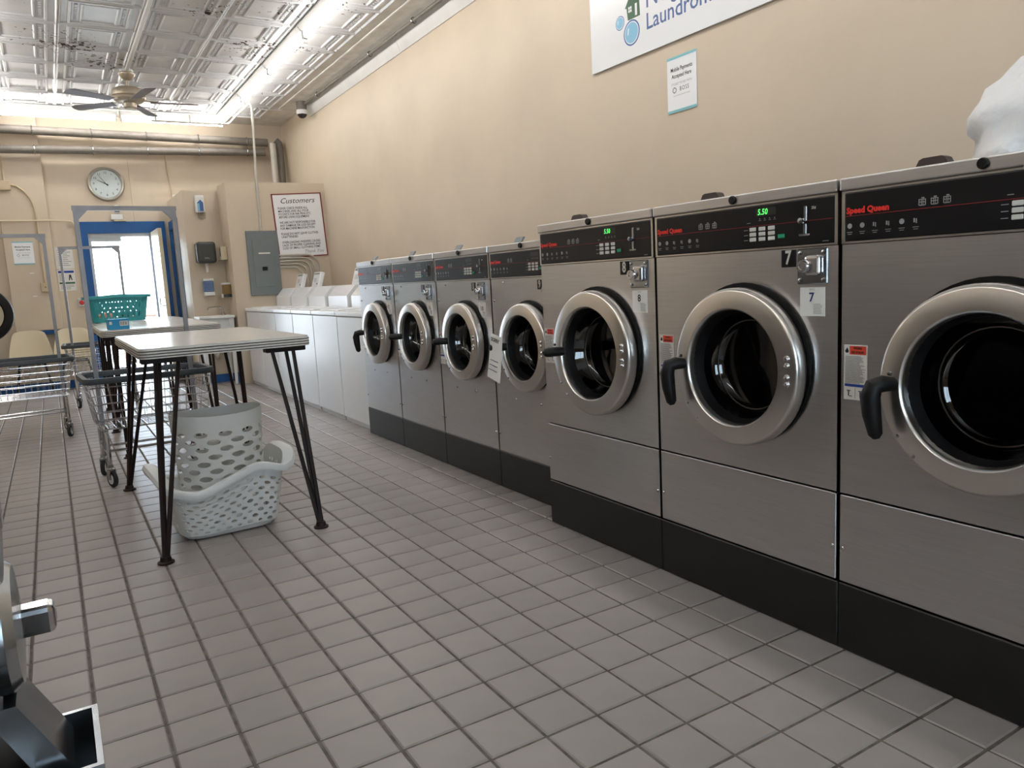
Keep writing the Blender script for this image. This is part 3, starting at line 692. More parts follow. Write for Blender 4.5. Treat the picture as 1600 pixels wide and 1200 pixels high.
# ------------------------------------------------------------------ laundry carts
def cart_proto():
    t = thing('laundry_cart', 'x', 'cart', (0,0,0), 0, 'wire laundry carts with hanging racks')
    LA, WB = .36, .26; zt, zb = .655, .345
    lo = (.295, .205)
    def rim():
        m = MB(); pts = []; r = .06
        for (sx, sy, a0) in ((1,1,0),(-1,1,PI/2),(-1,-1,PI),(1,-1,1.5*PI)):
            for k in range(5): q = a0+PI/2*k/4; pts.append((sx*(LA-r)+r*math.cos(q), sy*(WB-r)+r*math.sin(q)))
        n = len(pts); v = []
        for (o, z) in ((0,zt-.034),(.004,zt-.02),(0,zt),(-.026,zt),(-.03,zt-.01),(-.026,zt-.034)):
            v += [(p[0]*(1+o/LA), p[1]*(1+o/WB), z) for p in pts]
        f = [(i*n+k, i*n+(k+1)%n, ((i+1)%6)*n+(k+1)%n, ((i+1)%6)*n+k) for i in range(6) for k in range(n)]
        return m.add(v, f, True)
    put('bumper_rim', rim(), 'cart_grey', t)
    def P(u, v, z):    # u,v in -1..1 at height z
        k = (z-zb)/(zt-zb); return (u*(lo[0]+(LA-.02-lo[0])*k), v*(lo[1]+(WB-.02-lo[1])*k), z)
    wires = MB()
    for k in range(15):
        u = -1+2*k/14
        wires.tube([P(u,-1,zt-.02), P(u,-1,zb), P(u,1,zb), P(u,1,zt-.02)], .0019, 4)
    for k in range(11):
        v = -1+2*k/10
        wires.tube([P(-1,v,zt-.02), P(-1,v,zb), P(1,v,zb), P(1,v,zt-.02)], .0019, 4)
    put('wire_basket', wires, 'chrome', t)
    for k in range(6):
        z = zb+.004+(zt-zb-.06)*k/5
        put('basket_hoop', MB().tube([P(-1,-1,z),P(1,-1,z),P(1,1,z),P(-1,1,z)], .0032, 5, closed=True), 'chrome', t)
    for s in (-1, 1):
        x = s*.27
        put('leg_frame', MB().tube([(x,-.19,.125),(x,-.19,.30),(x,-.175,.335),(x,-.14,.345),(x,.14,.345),(x,.175,.335),(x,.19,.30),(x,.19,.125)], .0125, 8), 'chrome', t)
        put('leg_brace', MB().tube([(x,-.19,.20),(x,.19,.20)], .009, 8), 'chrome', t)
        put('rack_post', MB().box(x-.014 if s > 0 else x-.010, x+.010 if s > 0 else x+.014, -.014, .014, .16, 1.635), 'rack_metal', t)
        for q in (-1, 1):
            cst = put('caster', MB().lathe([(.016,.135),(.016,.118),(.024,.112),(.024,.102),(.010,.100)], 10, 'z').box(-.020,-.014,-.02,.014,.048,.104).box(.014,.020,-.02,.014,.048,.104), 'zinc', t, (x, q*.19, 0), (0,0,.35*s*q))
            put('wheel', MB().lathe([(.030,-.011),(.046,-.011),(.050,-.007),(.050,.007),(.046,.011),(.030,.011)], 20, 'x', (0,-.006,.0505)), 'cloth_dark', cst)
            put('wheel_hub', MB().lathe([(.006,-.015),(.031,-.0125),(.031,.0125),(.006,.015)], 16, 'x', (0,-.006,.0505)), 'enamel_grey', cst)
    for q in (-1, 1): put('lower_rail', MB().tube([(-.27,q*.10,.20),(.27,q*.10,.20)], .008, 8), 'chrome', t)
    put('hanging_bar', MB().box(-.284,.284,-.013,.013,1.625,1.652), 'rack_metal', t)
    for s in (-1, 1): put('corner_bracket', MB().prism([(s*.258,1.625),(s*.205,1.625),(s*.258,1.57)], -.010, .010, 'y'), 'rack_metal', t)
    return t
proto = cart_proto()
for k, (x, y, a, lab) in enumerate(((.015, 3.44, .05, 'wire laundry cart with a hanging rack standing under the folding table'), (-.69, 5.56, .04, 'wire laundry cart with a hanging rack in front of a beige shell chair'), (-.02, 7.35, -.05, 'wire laundry cart with a hanging rack by the open door'))):
    o = proto if k == 0 else copy_tree(proto)
    o.location = (x, y, 0); o.rotation_euler = (0,0,a); o['label'] = lab

# ------------------------------------------------------------------ white basket, hamper, teal basket
def perim(a, b, e):
    # superellipse by arc length, s in 0..1
    pts = []; n = 240
    for k in range(n):
        q = 2*PI*k/n; c, s = math.cos(q), math.sin(q)
        pts.append((a*math.copysign(abs(c)**(2/e), c), b*math.copysign(abs(s)**(2/e), s)))
    L = [0]
    for k in range(n): p, q = pts[k], pts[(k+1)%n]; L.append(L[-1]+math.hypot(q[0]-p[0], q[1]-p[1]))
    def f(s):
        s = (s % 1)*L[-1]; lo, hi = 0, n
        while hi-lo > 1:
            m = (lo+hi)//2
            if L[m] <= s: lo = m
            else: hi = m
        t = (s-L[lo])/max(1e-9, L[lo+1]-L[lo]); p, q = pts[lo], pts[(lo+1)%n]
        return (p[0]+(q[0]-p[0])*t, p[1]+(q[1]-p[1])*t)
    return f
t = thing('laundry_basket', 'white plastic laundry basket with diamond holes under the folding table', 'basket', (.158, 1.975, .002), .05)
pb = perim(1, 1, 5)
def rimz(x):       # wavy long sides, high at the ends
    return .262+.055*math.exp(-((x-.45)/.42)**2)-.030*math.exp(-((x+.55)/.30)**2)+.075*max(0, abs(x)-.88)/.12
def wall(s, v):
    p = pb(s); v2 = max(0, v); top = rimz(p[0]); k = v2**.85
    a = .215+(.268-.215)*k; b = .150+(.196-.150)*k
    if v2 < .06: q = 1-.10*(1-v2/.06); a *= q; b *= q
    return (p[0]*a, p[1]*b, .006+v2*(top-.006))
def bh(i, j):
    c = ((i+.5+.5*(j%2))/34*4+.5) % 1
    if j < 1 or j > 9: return None
    p = pb((i+.5+.5*(j%2))/34)
    if abs(p[0]) > .84 and abs(p[1]) > .62: return None
    return (.56,.66) if (i+j//2) % 2 == 0 else (.40,.50)
o = put('basket_wall', perforated(wall, 34, 12, bh, npts=16), 'white_plastic', t); solidify(o, .003)
put('basket_floor', MB().add([wall(k/48,0) for k in range(48)]+[(p[0],p[1],p[2]+.004) for p in [wall(k/48,0) for k in range(48)]], [tuple(range(48)),tuple(range(95,47,-1))]+[(k,k+48,(k+1)%48+48,(k+1)%48) for k in range(48)]), 'white_plastic', t)
def lip():
    n = 96; v = []
    for (o_, dz) in ((0,0),(.012,.010),(.026,.006),(.030,-.010),(.028,-.022),(.022,-.006),(.010,0)):
        for k in range(n):
            p = pb(k/n); x, y, z = wall(k/n, 1); l = math.hypot(x, y); fl = 1+.8*(abs(p[0]) > .9)
            nx, ny = p[0]*abs(p[0])**3, p[1]*abs(p[1])**3; q = math.hypot(nx, ny); v.append((x+nx/q*o_*fl, y+ny/q*o_*fl, z+dz))
    return MB().add(v, [(i*n+k, i*n+(k+1)%n, (i+1)*n+(k+1)%n, (i+1)*n+k) for i in range(6) for k in range(n)], True)
o = put('rim', lip(), 'white_plastic', t); solidify(o, .003)

h = thing('laundry_hamper', 'tall flexible white hamper with oval holes standing in the white basket', 'hamper', (.165, 1.985, .012), .05)
ph = perim(1, 1, 2.3)
def hw_(s, v):
    p = ph(s); k = v; a = .178+.026*k; b = .128+.022*k
    return (p[0]*a, p[1]*b, v*.545+.012*p[0]*p[0]*v)
o = put('hamper_wall', perforated(hw_, 12, 16, lambda i, j: (.58,.74) if 1 <= j <= 13 else None, npts=16), 'hamper_plastic', h); solidify(o, .003)
put('hamper_floor', MB().add([hw_(k/36,0.006) for k in range(36)]+[hw_(k/36,0.012) for k in range(36)], [tuple(range(36)),tuple(range(71,35,-1))]+[(k,k+36,(k+1)%36+36,(k+1)%36) for k in range(36)]), 'hamper_plastic', h)
hd = put('rim_handle', MB().tube([(-.17+.34*k/10, -.05-.10*math.sin(PI*k/10)*0+.0, .55) for k in range(2)], .003, 6), 'hamper_plastic', h) if False else None

tb = thing('laundry_basket', 'teal plastic laundry basket with two rows of slots on the table', 'basket', (.085, 6.06, .891), 0)
pt = perim(1, 1, 6)
def tw(s, v):
    p = pt(s); a = .212+.040*v; b = .150+.033*v
    return (p[0]*a, p[1]*b, .004+.226*v)
def th(i, j):
    if j not in (2, 4): return None
    p = pt((i+.5)/44)
    return None if abs(p[0]) > .86 and abs(p[1]) > .7 else (.40, .86)
# slots: two tall rows
rows = [0,.15,.42,.52,.80,.90,1]
def tfn(s, v): return tw(s, v)
mbt = MB()
for j in range(len(rows)-1):
    v0, v1 = rows[j], rows[j+1]; slot = j in (2, 4) or j in (1,) and False
    slot = j in (1, 3)
    sub = perforated(lambda s, v, v0=v0, v1=v1: tw(s, v0+(v1-v0)*v), 36, 1, lambda i, q, slot=slot: ((.40,.94) if slot and not (abs(pt((i+.5)/36)[0]) > .84 and abs(pt((i+.5)/36)[1]) > .66) else None), stagger=False)
    mbt.add(sub.v, sub.f, True)
o = put('basket_wall', mbt, 'teal', tb); solidify(o, .003)
put('basket_floor', MB().add([tw(k/40,0) for k in range(40)]+[(p[0],p[1],p[2]+.004) for p in [tw(k/40,0) for k in range(40)]], [tuple(range(40)),tuple(range(79,39,-1))]+[(k,k+40,(k+1)%40+40,(k+1)%40) for k in range(40)]), 'teal', tb)
def tlip():
    n = 72; v = []
    for (o_, dz) in ((0,0),(.008,.006),(.024,.004),(.026,-.018),(.022,-.016)):
        for k in range(n):
            p = pt(k/n); x, y, z = tw(k/n, 1); nx, ny = p[0]*abs(p[0])**3, p[1]*abs(p[1])**3; q = math.hypot(nx, ny); v.append((x+nx/q*o_, y+ny/q*o_, z+dz+.010*math.exp(-(p[0]/.5)**2)))
    return MB().add(v, [(i*n+k, i*n+(k+1)%n, (i+1)*n+(k+1)%n, (i+1)*n+k) for i in range(4) for k in range(n)], True)
o = put('rim', tlip(), 'teal', tb); solidify(o, .003)
def cloth(name, c, d, mt, seed, label):
    bm = bmesh.new(); bmesh.ops.create_icosphere(bm, subdivisions=3, radius=1)
    for v in bm.verts: q = 1+.3*noise.noise(v.co*2.2+Vector((seed,0,0))); v.co = Vector((v.co.x*d[0]*q, v.co.y*d[1]*q, max(-d[2]*.7, v.co.z*d[2]*q)))
    me = bpy.data.meshes.new(name); bm.to_mesh(me); bm.free()
    tag(put(name, me, mt, None, (c[0],c[1],c[2]+d[2]*.7)), label, 'clothing')
cloth('folded_cloth', (-.02, 6.03, .900), (.075,.10,.045), 'cloth_peach', 2, 'peach coloured cloth lying inside the teal basket')
cloth('folded_cloth', (.13, 6.06, .900), (.055,.085,.028), 'cloth_dark', 5, 'dark cloth lying inside the teal basket')
bx = thing('tissue_box', 'small bright blue cardboard box with a barcode on the table', 'box', (-.055, 4.16, .892), .06)
put('carton', MB().bbox(-.064,.064,-.055,.055,.0005,.072,.002,1), 'blue_box', bx)
put('barcode_patch', quad_front(MB(), .006,.058,.024,.058,-.0562), 'paper', bx)
bc = MB()
for k in range(9): quad_front(bc, .011+.005*k, .011+.005*k+(.0016 if k % 3 else .003), .029,.054,-.0568)
put('barcode', bc, 'print_black', bx)
put('carton_mark', quad_front(MB(), -.058,-.042,.036,.056,-.0562), 'paper', bx)

# ------------------------------------------------------------------ shell chairs against the back wall
def chair(x, y, label):
    t = thing('shell_chair', label, 'chair', (x,y,0), 0, 'beige shell chairs along the door wall')
    def sh():
        def f(u, v):    # u across -1..1, v 0 front edge .. 1 top of the back
            if v < .5: k = v/.5; z = .40+.02*(1-k)-.03*math.sin(PI*k)*1.0+.05*(u*u)*(.3+.7*k); yy = -.24+.36*k; w = .215+.01*k
            else: k = (v-.5)/.5; z = .40+.36*k+.05*u*u*(1-k); yy = .12+.10*k-.05*u*u*(1-.4*k); w = .228-.060*k**1.4; z -= .035*abs(u)**5*k**2
            return (u*w, yy, z)
        n, m = 12, 20; v = [f(-1+2*i/n, j/m) for j in range(m+1) for i in range(n+1)]
        return MB().add(v, [(j*(n+1)+i, j*(n+1)+i+1, (j+1)*(n+1)+i+1, (j+1)*(n+1)+i) for j in range(m) for i in range(n)], True)
    s = put('shell', cached('shell_form', sh), 'shell', t)
    if not s.modifiers: solidify(s, .008)
    for a in (-1,1):
        for b in (-1,1): put('leg', cached('leg|%d%d' % (a,b), lambda: MB().tube([(a*.13,b*.12,.365),(a*.19,b*.19,.006)], .010, 8)), 'black_plastic', t)
    put('seat_frame', cached('seat_frame', lambda: MB().tube([(-.13,-.12,.367),(.13,-.12,.367),(.13,.12,.367),(-.13,.12,.367)], .009, 6, closed=True)), 'black_plastic', t)
chair(-.70, 9.09, 'beige moulded shell chair under the blue rail of the column')
chair(-.235, 9.09, 'beige moulded shell chair beside the blue door frame')
# ------------------------------------------------------------------ sink corner
sk = thing('utility_sink', 'white utility sink with a chrome gooseneck tap by the closet', 'sink', (1.235, 7.95, 0), 0)
put('counter', MB().bbox(-.20,.205,-.19,.19,.80,.832,.008,2), 'white_plastic', sk)
def tub():
    v = []; f = []
    L = [(.165,.155,.80),(.15,.14,.52),(.145,.135,.52),(.16,.15,.795)]
    for (a,b,z) in L: v += [(-a,-b,z),(a,-b,z),(a,b,z),(-a,b,z)]
    for i in range(3):
        for k in range(4): f.append((i*4+k, i*4+(k+1)%4, i*4+4+(k+1)%4, i*4+4+k))
    f += [(4,5,6,7)]; return MB().add(v, f)
put('tub', tub(), 'white_plastic', sk)
for a in (-1,1):
    for b in (-1,1): put('leg', MB().add([(a*.165+p,b*.155+q,.80) for p,q in ((-.028,-.015),(.028,-.015),(.028,.015),(-.028,.015))]+[(a*.155+p,b*.15+q,.001) for p,q in ((-.014,-.012),(.014,-.012),(.014,.012),(-.014,.012))], [(0,1,2,3),(7,6,5,4)]+[(k,k+4,(k+1)%4+4,(k+1)%4) for k in range(4)]), 'white_plastic', sk)
fc = put('tap', MB().tube([(.13,.10,.832),(.13,.10,.90),(.10,.08,.925),(.02,.03,.935),(-.06,-.03,.93),(-.075,-.04,.905)], .008, 8), 'chrome', sk)
put('tap_base', MB().lathe([(.03,.832),(.028,.85),(.014,.862),(.012,.88)], 14, 'z', (.13,.10,0)).cbox((.13,.14,.855),(.016,.06,.014),.004,1), 'chrome', fc)
put('drain', MB().tube([(0,0,.52),(0,0,.36),(.02,.10,.32),(.02,.18,.34),(.02,.21,.34)], .02, 8), 'edge_white', sk)
YN = 8.17
tw_ = thing('towel_dispenser', 'dark smoked paper towel dispenser on the closet wall', 'dispenser', (1.235, YN, 1.44))
put('cover', MB().bbox(-.11,.11,-.19,-.012,.02,.275,.035,4), 'smoke', tw_); put('back_plate', MB().box(-.115,.115,-.012,-.001,.0,.28), 'shell', tw_)
put('towel', MB().add([(-.02,-.10,.03),(.02,-.10,.03),(.012,-.10,-.08),(-.010,-.10,-.085),(-.02,-.09,.03),(.02,-.09,.03),(.012,-.094,-.08),(-.010,-.094,-.085)], [(0,1,2,3),(4,7,6,5),(0,3,7,4),(1,5,6,2),(2,6,7,3)]), 'paper', tw_)
put('maker_mark', lines_front(-.03,.03,.07,.09,-.1905,2,.005), 'print_grey', tw_)
s1 = thing('soap_dispenser', 'wall soap dispenser filled with blue soap under the towel dispenser', 'dispenser', (1.235, YN, 1.075))
put('reservoir', MB().bbox(-.058,.058,-.10,-.001,.045,.175,.012,3), 'blue_clear', s1); put('cap', MB().bbox(-.062,.062,-.105,-.001,.176,.205,.006,2), 'white_plastic', s1); put('push_bar', MB().bbox(-.06,.06,-.115,-.001,0,.044,.008,2), 'white_plastic', s1)
XS = XP
s2 = thing('soap_dispenser', 'wall soap dispenser filled with amber soap on the closet side wall', 'dispenser', (XS, 7.97, 1.04), -PI/2)
put('reservoir', MB().bbox(-.055,.055,-.09,-.001,.04,.155,.01,3), 'amber', s2); put('cap', MB().bbox(-.058,.058,-.095,-.001,.156,.178,.006,2), 'white_plastic', s2); put('push_bar', MB().bbox(-.02,.02,-.11,-.09,0,.045,.006,2), 'white_plastic', s2); put('base_plate', MB().bbox(-.055,.055,-.088,-.001,.005,.039,.004,1), 'smoke', s2)
s3 = thing('cup_dispenser', 'small clear plastic dispenser on the closet side wall', 'dispenser', (XS, 7.97, 1.49), -PI/2)
put('box', MB().bbox(-.042,.042,-.075,-.001,0,.16,.008,2), 'shell', s3); put('window', MB().bbox(-.012,.012,-.079,-.0745,.04,.14,.001,1), 'smoke', s3); put('tray', MB().bbox(-.05,.05,-.10,-.001,-.012,-.001,.003,1), 'clear_plastic', s3)
sa = thing('sanitizer_dispenser', 'white hand sanitizer dispenser with a blue label high on the closet wall', 'dispenser', (1.235, YN, 1.98))
put('case', MB().bbox(-.052,.052,-.08,-.001,.085,.285,.015,3), 'white_plastic', sa); put('label', MB().prism([(-.03,.10),(.035,.10),(.035,.20),(.005,.235),(-.03,.20)], -.082, -.0802, 'y'), 'deep_blue', sa)
put('label_panel', MB().prism([(-.028,.105),(-.008,.105),(-.008,.20),(-.028,.185)], -.0835, -.0822, 'y'), 'sky_blue', sa)
put('drip_tray', MB().lathe([(.006,0),(.045,.012),(.048,.075),(.044,.082)], 18, 'z', (.01,-.05,0)), 'clear_plastic', sa)

# ------------------------------------------------------------------ electrical panel, conduits, notices on the closet
ep = thing('electrical_panel', 'grey electrical panel on the closet wall behind the top-load washers', 'electrical panel', (1.825, YP, 1.045))
put('case', MB().bbox(-.185,.185,-.035,-.001,0,.765,.004,2), 'panel_grey', ep)
dp = put('panel_door', MB().bbox(-.125,.125,-.042,-.0352,.10,.665,.004,2), 'panel_grey', ep)
put('latch', MB().bbox(-.03,.03,-.052,-.0425,.295,.34,.004,1), 'black_plastic', dp); put('name_strip', quad_front(MB(), -.06,.075,.492,.508,-.0428), 'paper', dp)
for a in (-.165,.165):
    for b in (.02,.745,.36): put('screw', cached('ep_screw', lambda: MB().lathe([(.009,0),(.007,-.005),(0,-.006)], 8, 'y')), 'chrome', ep, (a,-.035,b))
for k in range(5):
    z = 1.515-.036*k*1.0; x2 = 2.50-.055*k; zb_ = 1.24-.0*k
    r = .16-.012*k
    pts = [(2.0105,YP-.027,z),(x2-r,YP-.027,z)]+[(x2-r+r*math.sin(q), YP-.027, z-r+r*math.cos(q)) for q in [PI/2*i/6 for i in range(1,7)]]+[(x2,YP-.027,1.10)]
    tag(put('conduit', MB().tube(pts, .0115, 8), 'conduit'), ('topmost','second from the top','middle','second from the bottom','lowest')[k]+' curved grey conduit running from the electrical panel', 'conduit', 'bundle of conduits beside the panel')
cd = thing('conduit', 'tall pale conduit rising from the electrical panel to the ceiling lights', 'conduit', (0,0,0))
pts = [(1.825,YP-.02,1.812),(1.825,YP-.02,2.40),(1.85,YP-.03,3.17),(1.85,YP-.02,3.25),(1.847,YP+.02,3.285),(1.845,YP+.05,3.29)]
cd2 = thing('conduit', 'pale conduit bending under the ceiling beside the lights', 'conduit', (0,0,0))
put('pipe', MB().tube([(1.845,YP+.05,3.29),(1.842,YP+.12,3.29),(1.822,8.40,3.275),(1.815,8.74,3.258),(1.795,8.80,3.256),(1.74,8.835,3.255),(1.66,8.843,3.254),(.9,8.843,3.252)], .014, 10), 'conduit', cd2)
put('pipe', MB().tube(pts, .014, 10), 'conduit', cd)
for z in (2.30, 3.10): put('coupling', MB().tube([(1.825+(z-2.3)*.03,YP-.022,z-.02),(1.825+(z-2.3)*.03,YP-.022,z+.02)], .019, 10), 'conduit', cd)
put('connector', MB().lathe([(.019,1.811),(.019,1.835),(.017,1.84),(.017,1.86)], 10, 'z', (1.825,YP-.02,0)), 'conduit', cd)
for x in (.95, 1.35): put('pipe_clip', MB().cbox((x,8.843,3.30),(.02,.024,.10),.003,1), 'conduit', cd2)
cs_ = thing('rules_sign', 'white customers sign with a dark red border on the closet wall', 'sign', (2.320, YP-.0015, 1.50), 0)
cs_.rotation_euler = (0, -.045, 0)
put('board', MB().box(-.30,.30,-.008,0,0,.745), 'sign_white', cs_)
b_ = MB()
for q in ((-.305,.305,-.012,.745,.757),(-.305,.305,-.012,-.012,0),(-.305,-.292,-.012,-.012,.757),(.292,.305,-.012,-.012,.757)): b_.box(q[0],q[1],q[2],0.001,q[3],q[4])
put('border', b_, 'dark_red', cs_)
put('heading', flat_text('Customers', .090, 0, .668, -.0095, shear=.35, sx=1.05), 'print_black', cs_)
paras = ("PLEASE CHECK INSIDE ALL\nMACHINES AND ALL YOUR\nPOCKETS FOR INK PENS ETC.\nBEFORE USING EQUIPMENT", "WE ARE NOT RESPONSIBLE FOR\nANY DAMAGE OR LOSS EXCEPT\nFOR MACHINE MALFUNCTION", "PLEASE DO NOT LEAVE CLOTHES\nUNATTENDED", "OVERLOADING WASHERS CAUSES\nLACK OF PROPER CLEANING AND\nLOSS OF SMALL CLOTHING ITEMS")
zt_ = .600; LH = .0352
for para in paras:
    n_ = para.count('\n')+1
    put('paragraph', flat_text(para, .038, -.245, zt_-n_*LH/2, -.0095, align='LEFT', bold=.0004, sx=.80, line=.927), 'print_black', cs_); zt_ -= n_*LH+.030
put('closing_words', flat_text('Thank You', .056, .13, .052, -.0095, shear=.4), 'print_grey', cs_)

# ------------------------------------------------------------------ signs on the right wall
sg = thing('wall_sign', 'large white sign with blue lettering, bubbles and a green house on the tan wall', 'sign', (XR-.004, 2.20, 2.335), -PI/2)
LN = 2.42
put('board', MB().box(0, LN, -.012, 0, 0, .62), 'sign_white', sg)
put('lettering', flat_text('Neighborhood', .165, .508, .287, -.0125, align='LEFT', bold=.0016, sx=.84), 'sign_blue', sg)
put('lettering', flat_text('Laundromat', .125, .508, .158, -.0125, align='LEFT', bold=.0012, sx=.98), 'sign_blue', sg)
def disc(u, z, r, d, n=28, sz=1.0): return MB().add([(u+r*math.cos(2*PI*k/n), d, z+sz*r*math.sin(2*PI*k/n)) for k in range(n)], [tuple(range(n))])
for (u, z, r) in ((.385,.141,.071),(.283,.222,.040)):
    bb_ = put('bubble', disc(u,z,r,-.0125), 'deep_blue', sg); put('bubble_ring', disc(u,z,r*.88,-.0130), 'sign_white', bb_); put('bubble_fill', disc(u,z,r*.80,-.0135), 'sky_blue', bb_)
    put('bubble_shine', MB().add([(u-r*.5,-.014,z-r*.1),(u-r*.38,-.014,z-r*.1),(u-r*.28,-.014,z+r*.45),(u-r*.42,-.014,z+r*.40)], [(0,1,2,3)]), 'sign_white', bb_)
hs = put('house', MB().add([(u,-.0125,z) for u, z in ((.355,.215),(.462,.215),(.452,.40),(.40,.42),(.40,.315),(.372,.34),(.330,.285),(.345,.285))], [(0,1,2,3,4,5,6,7)]), 'forest', sg)
hw2 = MB()
for (u, z) in ((.362,.255),(.378,.255),(.362,.272),(.378,.272),(.412,.345),(.428,.345),(.412,.362),(.428,.362)): quad_front(hw2, u, u+.013, z, z+.014, -.0135)
quad_front(hw2, .420,.438,.225,.290,-.0135); put('house_windows', hw2, 'sign_white', hs)
def pay_sign(loc, rz, w_, h_, label):
    t = thing('payment_sign', label, 'sign', loc, rz, None)
    put('board', MB().box(-w_/2,w_/2,-.005,-.0005,0,h_), 'sign_white', t); s = w_/.22
    put('top_band', quad_front(MB(), -w_/2,w_/2,h_-.014*s,h_,-.0055), 'pale_teal', t); put('bottom_band', quad_front(MB(), -w_/2,w_/2,0,.014*s,-.0055), 'pale_teal', t)
    put('heading', flat_text('Mobile Payments\nAccepted Here', .030*s, 0, h_*.705, -.0056, bold=.0005*s, sx=.80, line=1.15), 'print_black', t)
    put('small_print', flat_text("IT'S EASY TO PAY WITH", .0175*s, 0, h_*.505, -.0056, sx=.82), 'print_grey', t)
    put('brand', flat_text('BOSS', .032*s, .020*s, h_*.40, -.0056, sx=.85, spacing=1.2), 'print_black', t)
    em = MB()
    for k in range(10): a = 2*PI*k/10; em.cbox((-.055*s+.013*s*math.cos(a),-.0053,h_*.40+.013*s*math.sin(a)),(.005*s,.0008,.005*s))
    put('emblem', em, 'print_black', t)
    put('footnote', flat_text('See instruction poster for details!', .011*s, 0, h_*.30, -.0056, sx=.85), 'print_grey', t)
pay_sign((XR, 1.428, 1.962), -PI/2, .222, .295, 'white mobile payments sign on the tan wall under the big sign')
pay_sign((-.638, YB-.07, 1.565), 0, .215, .275, 'white mobile payments sign on the column by the door')

# ------------------------------------------------------------------ back wall fittings
ck = thing('wall_clock', 'round wall clock with a grey rim above the blue door frame', 'clock', (.353, YB, 2.547))
put('rim', MB().lathe([(.172,-.02),(.182,-.042),(.198,-.048),(.210,-.040),(.214,-.02),(.214,-.001),(.172,-.001)], 48, 'y', closed=True), 'clock_rim', ck)
put('dial', MB().lathe([(.175,-.008),(.175,-.018),(0.001,-.018)], 40, 'y'), 'clock_face', ck)
nm = MB()
for k in range(1, 13):
    a = PI/2-2*PI*k/12; q = flat_text(str(k), .040, .138*math.cos(a), .138*math.sin(a), -.0195); nm.add(q.v, q.f)
put('numerals', nm, 'print_black', ck)
def hand(a, L, wd, name):
    d = Vector((math.sin(a),0,math.cos(a))); n_ = Vector((math.cos(a),0,-math.sin(a)))
    v = [-d*.03-n_*wd, -d*.03+n_*wd, d*L+n_*wd*.4, d*L-n_*wd*.4]; put(name, MB().add([p+Vector((0,-.022,0)) for p in v]+[p+Vector((0,-.0205,0)) for p in v], [(0,1,2,3),(7,6,5,4)]+[(k,k+4,(k+1)%4+4,(k+1)%4) for k in range(4)]), 'print_black', ck)
hand(2*PI*(9.88/12), .105, .0055, 'hour_hand'); hand(2*PI*(54/60), .145, .004, 'minute_hand')
put('cover_glass', MB().lathe([(.173,-.030),(.001,-.030)], 32, 'y') if False else ring_surface([(.173,-.030),(.001,-.031)], 0, 0, 32), 'clear_glass', ck)
al = thing('door_alarm', 'round white sensor above the blue door frame', 'alarm', (.44, YB, 2.30-.07))
put('case', MB().lathe([(.052,-.001),(.052,-.03),(.044,-.045),(0,-.047)], 24, 'y'), 'white_plastic', al); put('slot', MB().bbox(-.03,.03,-.052,-.044,-.034,-.024,.002,1), 'black_plastic', al)
el = thing('emergency_light', 'small white box fitting under the round sensor', 'fitting', (.43, YB, 2.078))
put('box', MB().bbox(-.07,.07,-.055,-.001,.02,.088,.006,2), 'white_plastic', el); put('base', MB().bbox(-.04,.10,-.05,-.001,0,.019,.003,1), 'shell', el)
rb = thing('alarm_button', 'red push button on a grey box beside the door', 'button', (-.085, YB, 1.02))
put('box', MB().bbox(-.045,.045,-.05,-.001,0,.10,.006,2), 'enamel_grey', rb); put('button', MB().lathe([(.03,-.048),(.028,-.062),(.02,-.068),(0,-.069)], 20, 'y', (0,0,.05)), 'red_btn', rb)
n1 = thing('notice', 'white printed notice taped beside the door frame, upper of the two', 'notice', (-.215, YB, 1.50))
put('sheet', MB().box(-.10,.10,-.003,-.0005,0,.265), 'paper', n1); put('print', lines_front(-.07,.075,.03,.24,-.0035,9,.008,8), 'print_grey', n1)
n2 = thing('notice', 'white safety notice with blue and green bands beside the door frame', 'notice', (-.215, YB, 1.225))
put('sheet', MB().box(-.095,.095,-.003,-.0005,0,.265), 'paper', n2); put('blue_band', quad_front(MB(), -.085,.085,.222,.25,-.0036), 'warn_blue', n2); put('green_band', quad_front(MB(), -.085,.085,.085,.108,-.0036), 'forest', n2)
put('print', lines_front(-.08,-.01,.12,.21,-.0036,6,.006,9).add(*(lambda m: (m.v, m.f))(lines_front(-.075,.075,.015,.075,-.0036,4,.006,2))), 'print_grey', n2)
put('figure', MB().add([(u,-.0038,z) for u, z in ((.02,.13),(.03,.13),(.04,.17),(.05,.13),(.06,.13),(.05,.20),(.03,.20))], [tuple(range(7))]), 'print_black', n2)
jb = thing('junction_box', 'square beige junction box high on the column', 'junction box', (-.735, YB-.07, 2.50))
put('box', MB().bbox(-.06,.06,-.045,-.001,-.055,.055,.006,2), 'conduit_beige', jb)
arc = [(-.68,YB-.082,2.51),(-.62,YB-.082,2.50),(-.55,YB-.082,2.44),(-.49,YB-.082,2.35),(-.462,YB-.082,2.24),(-.455,YB-.082,2.12),(-.455,YB-.082,1.335)]
tag(put('curved_conduit', MB().tube(arc, .012, 8), 'conduit_beige', None), 'curved beige conduit running down the column from the junction box', 'conduit')
tag(put('riser_conduit', MB().tube([(-.735,YB-.082,2.556),(-.735,YB-.082,3.0)], .011, 8), 'conduit_beige', None), 'short beige conduit rising from the junction box', 'conduit')
ob = thing('outlet_box', 'beige outlet box on the column under the curved conduit', 'outlet', (-.455, YB-.07, 1.28))
put('box', MB().bbox(-.05,.05,-.05,-.001,-.055,.055,.006,2), 'conduit_beige', ob); put('screw', MB().lathe([(.008,-.05),(.006,-.054),(0,-.055)], 8, 'y'), 'zinc', ob)
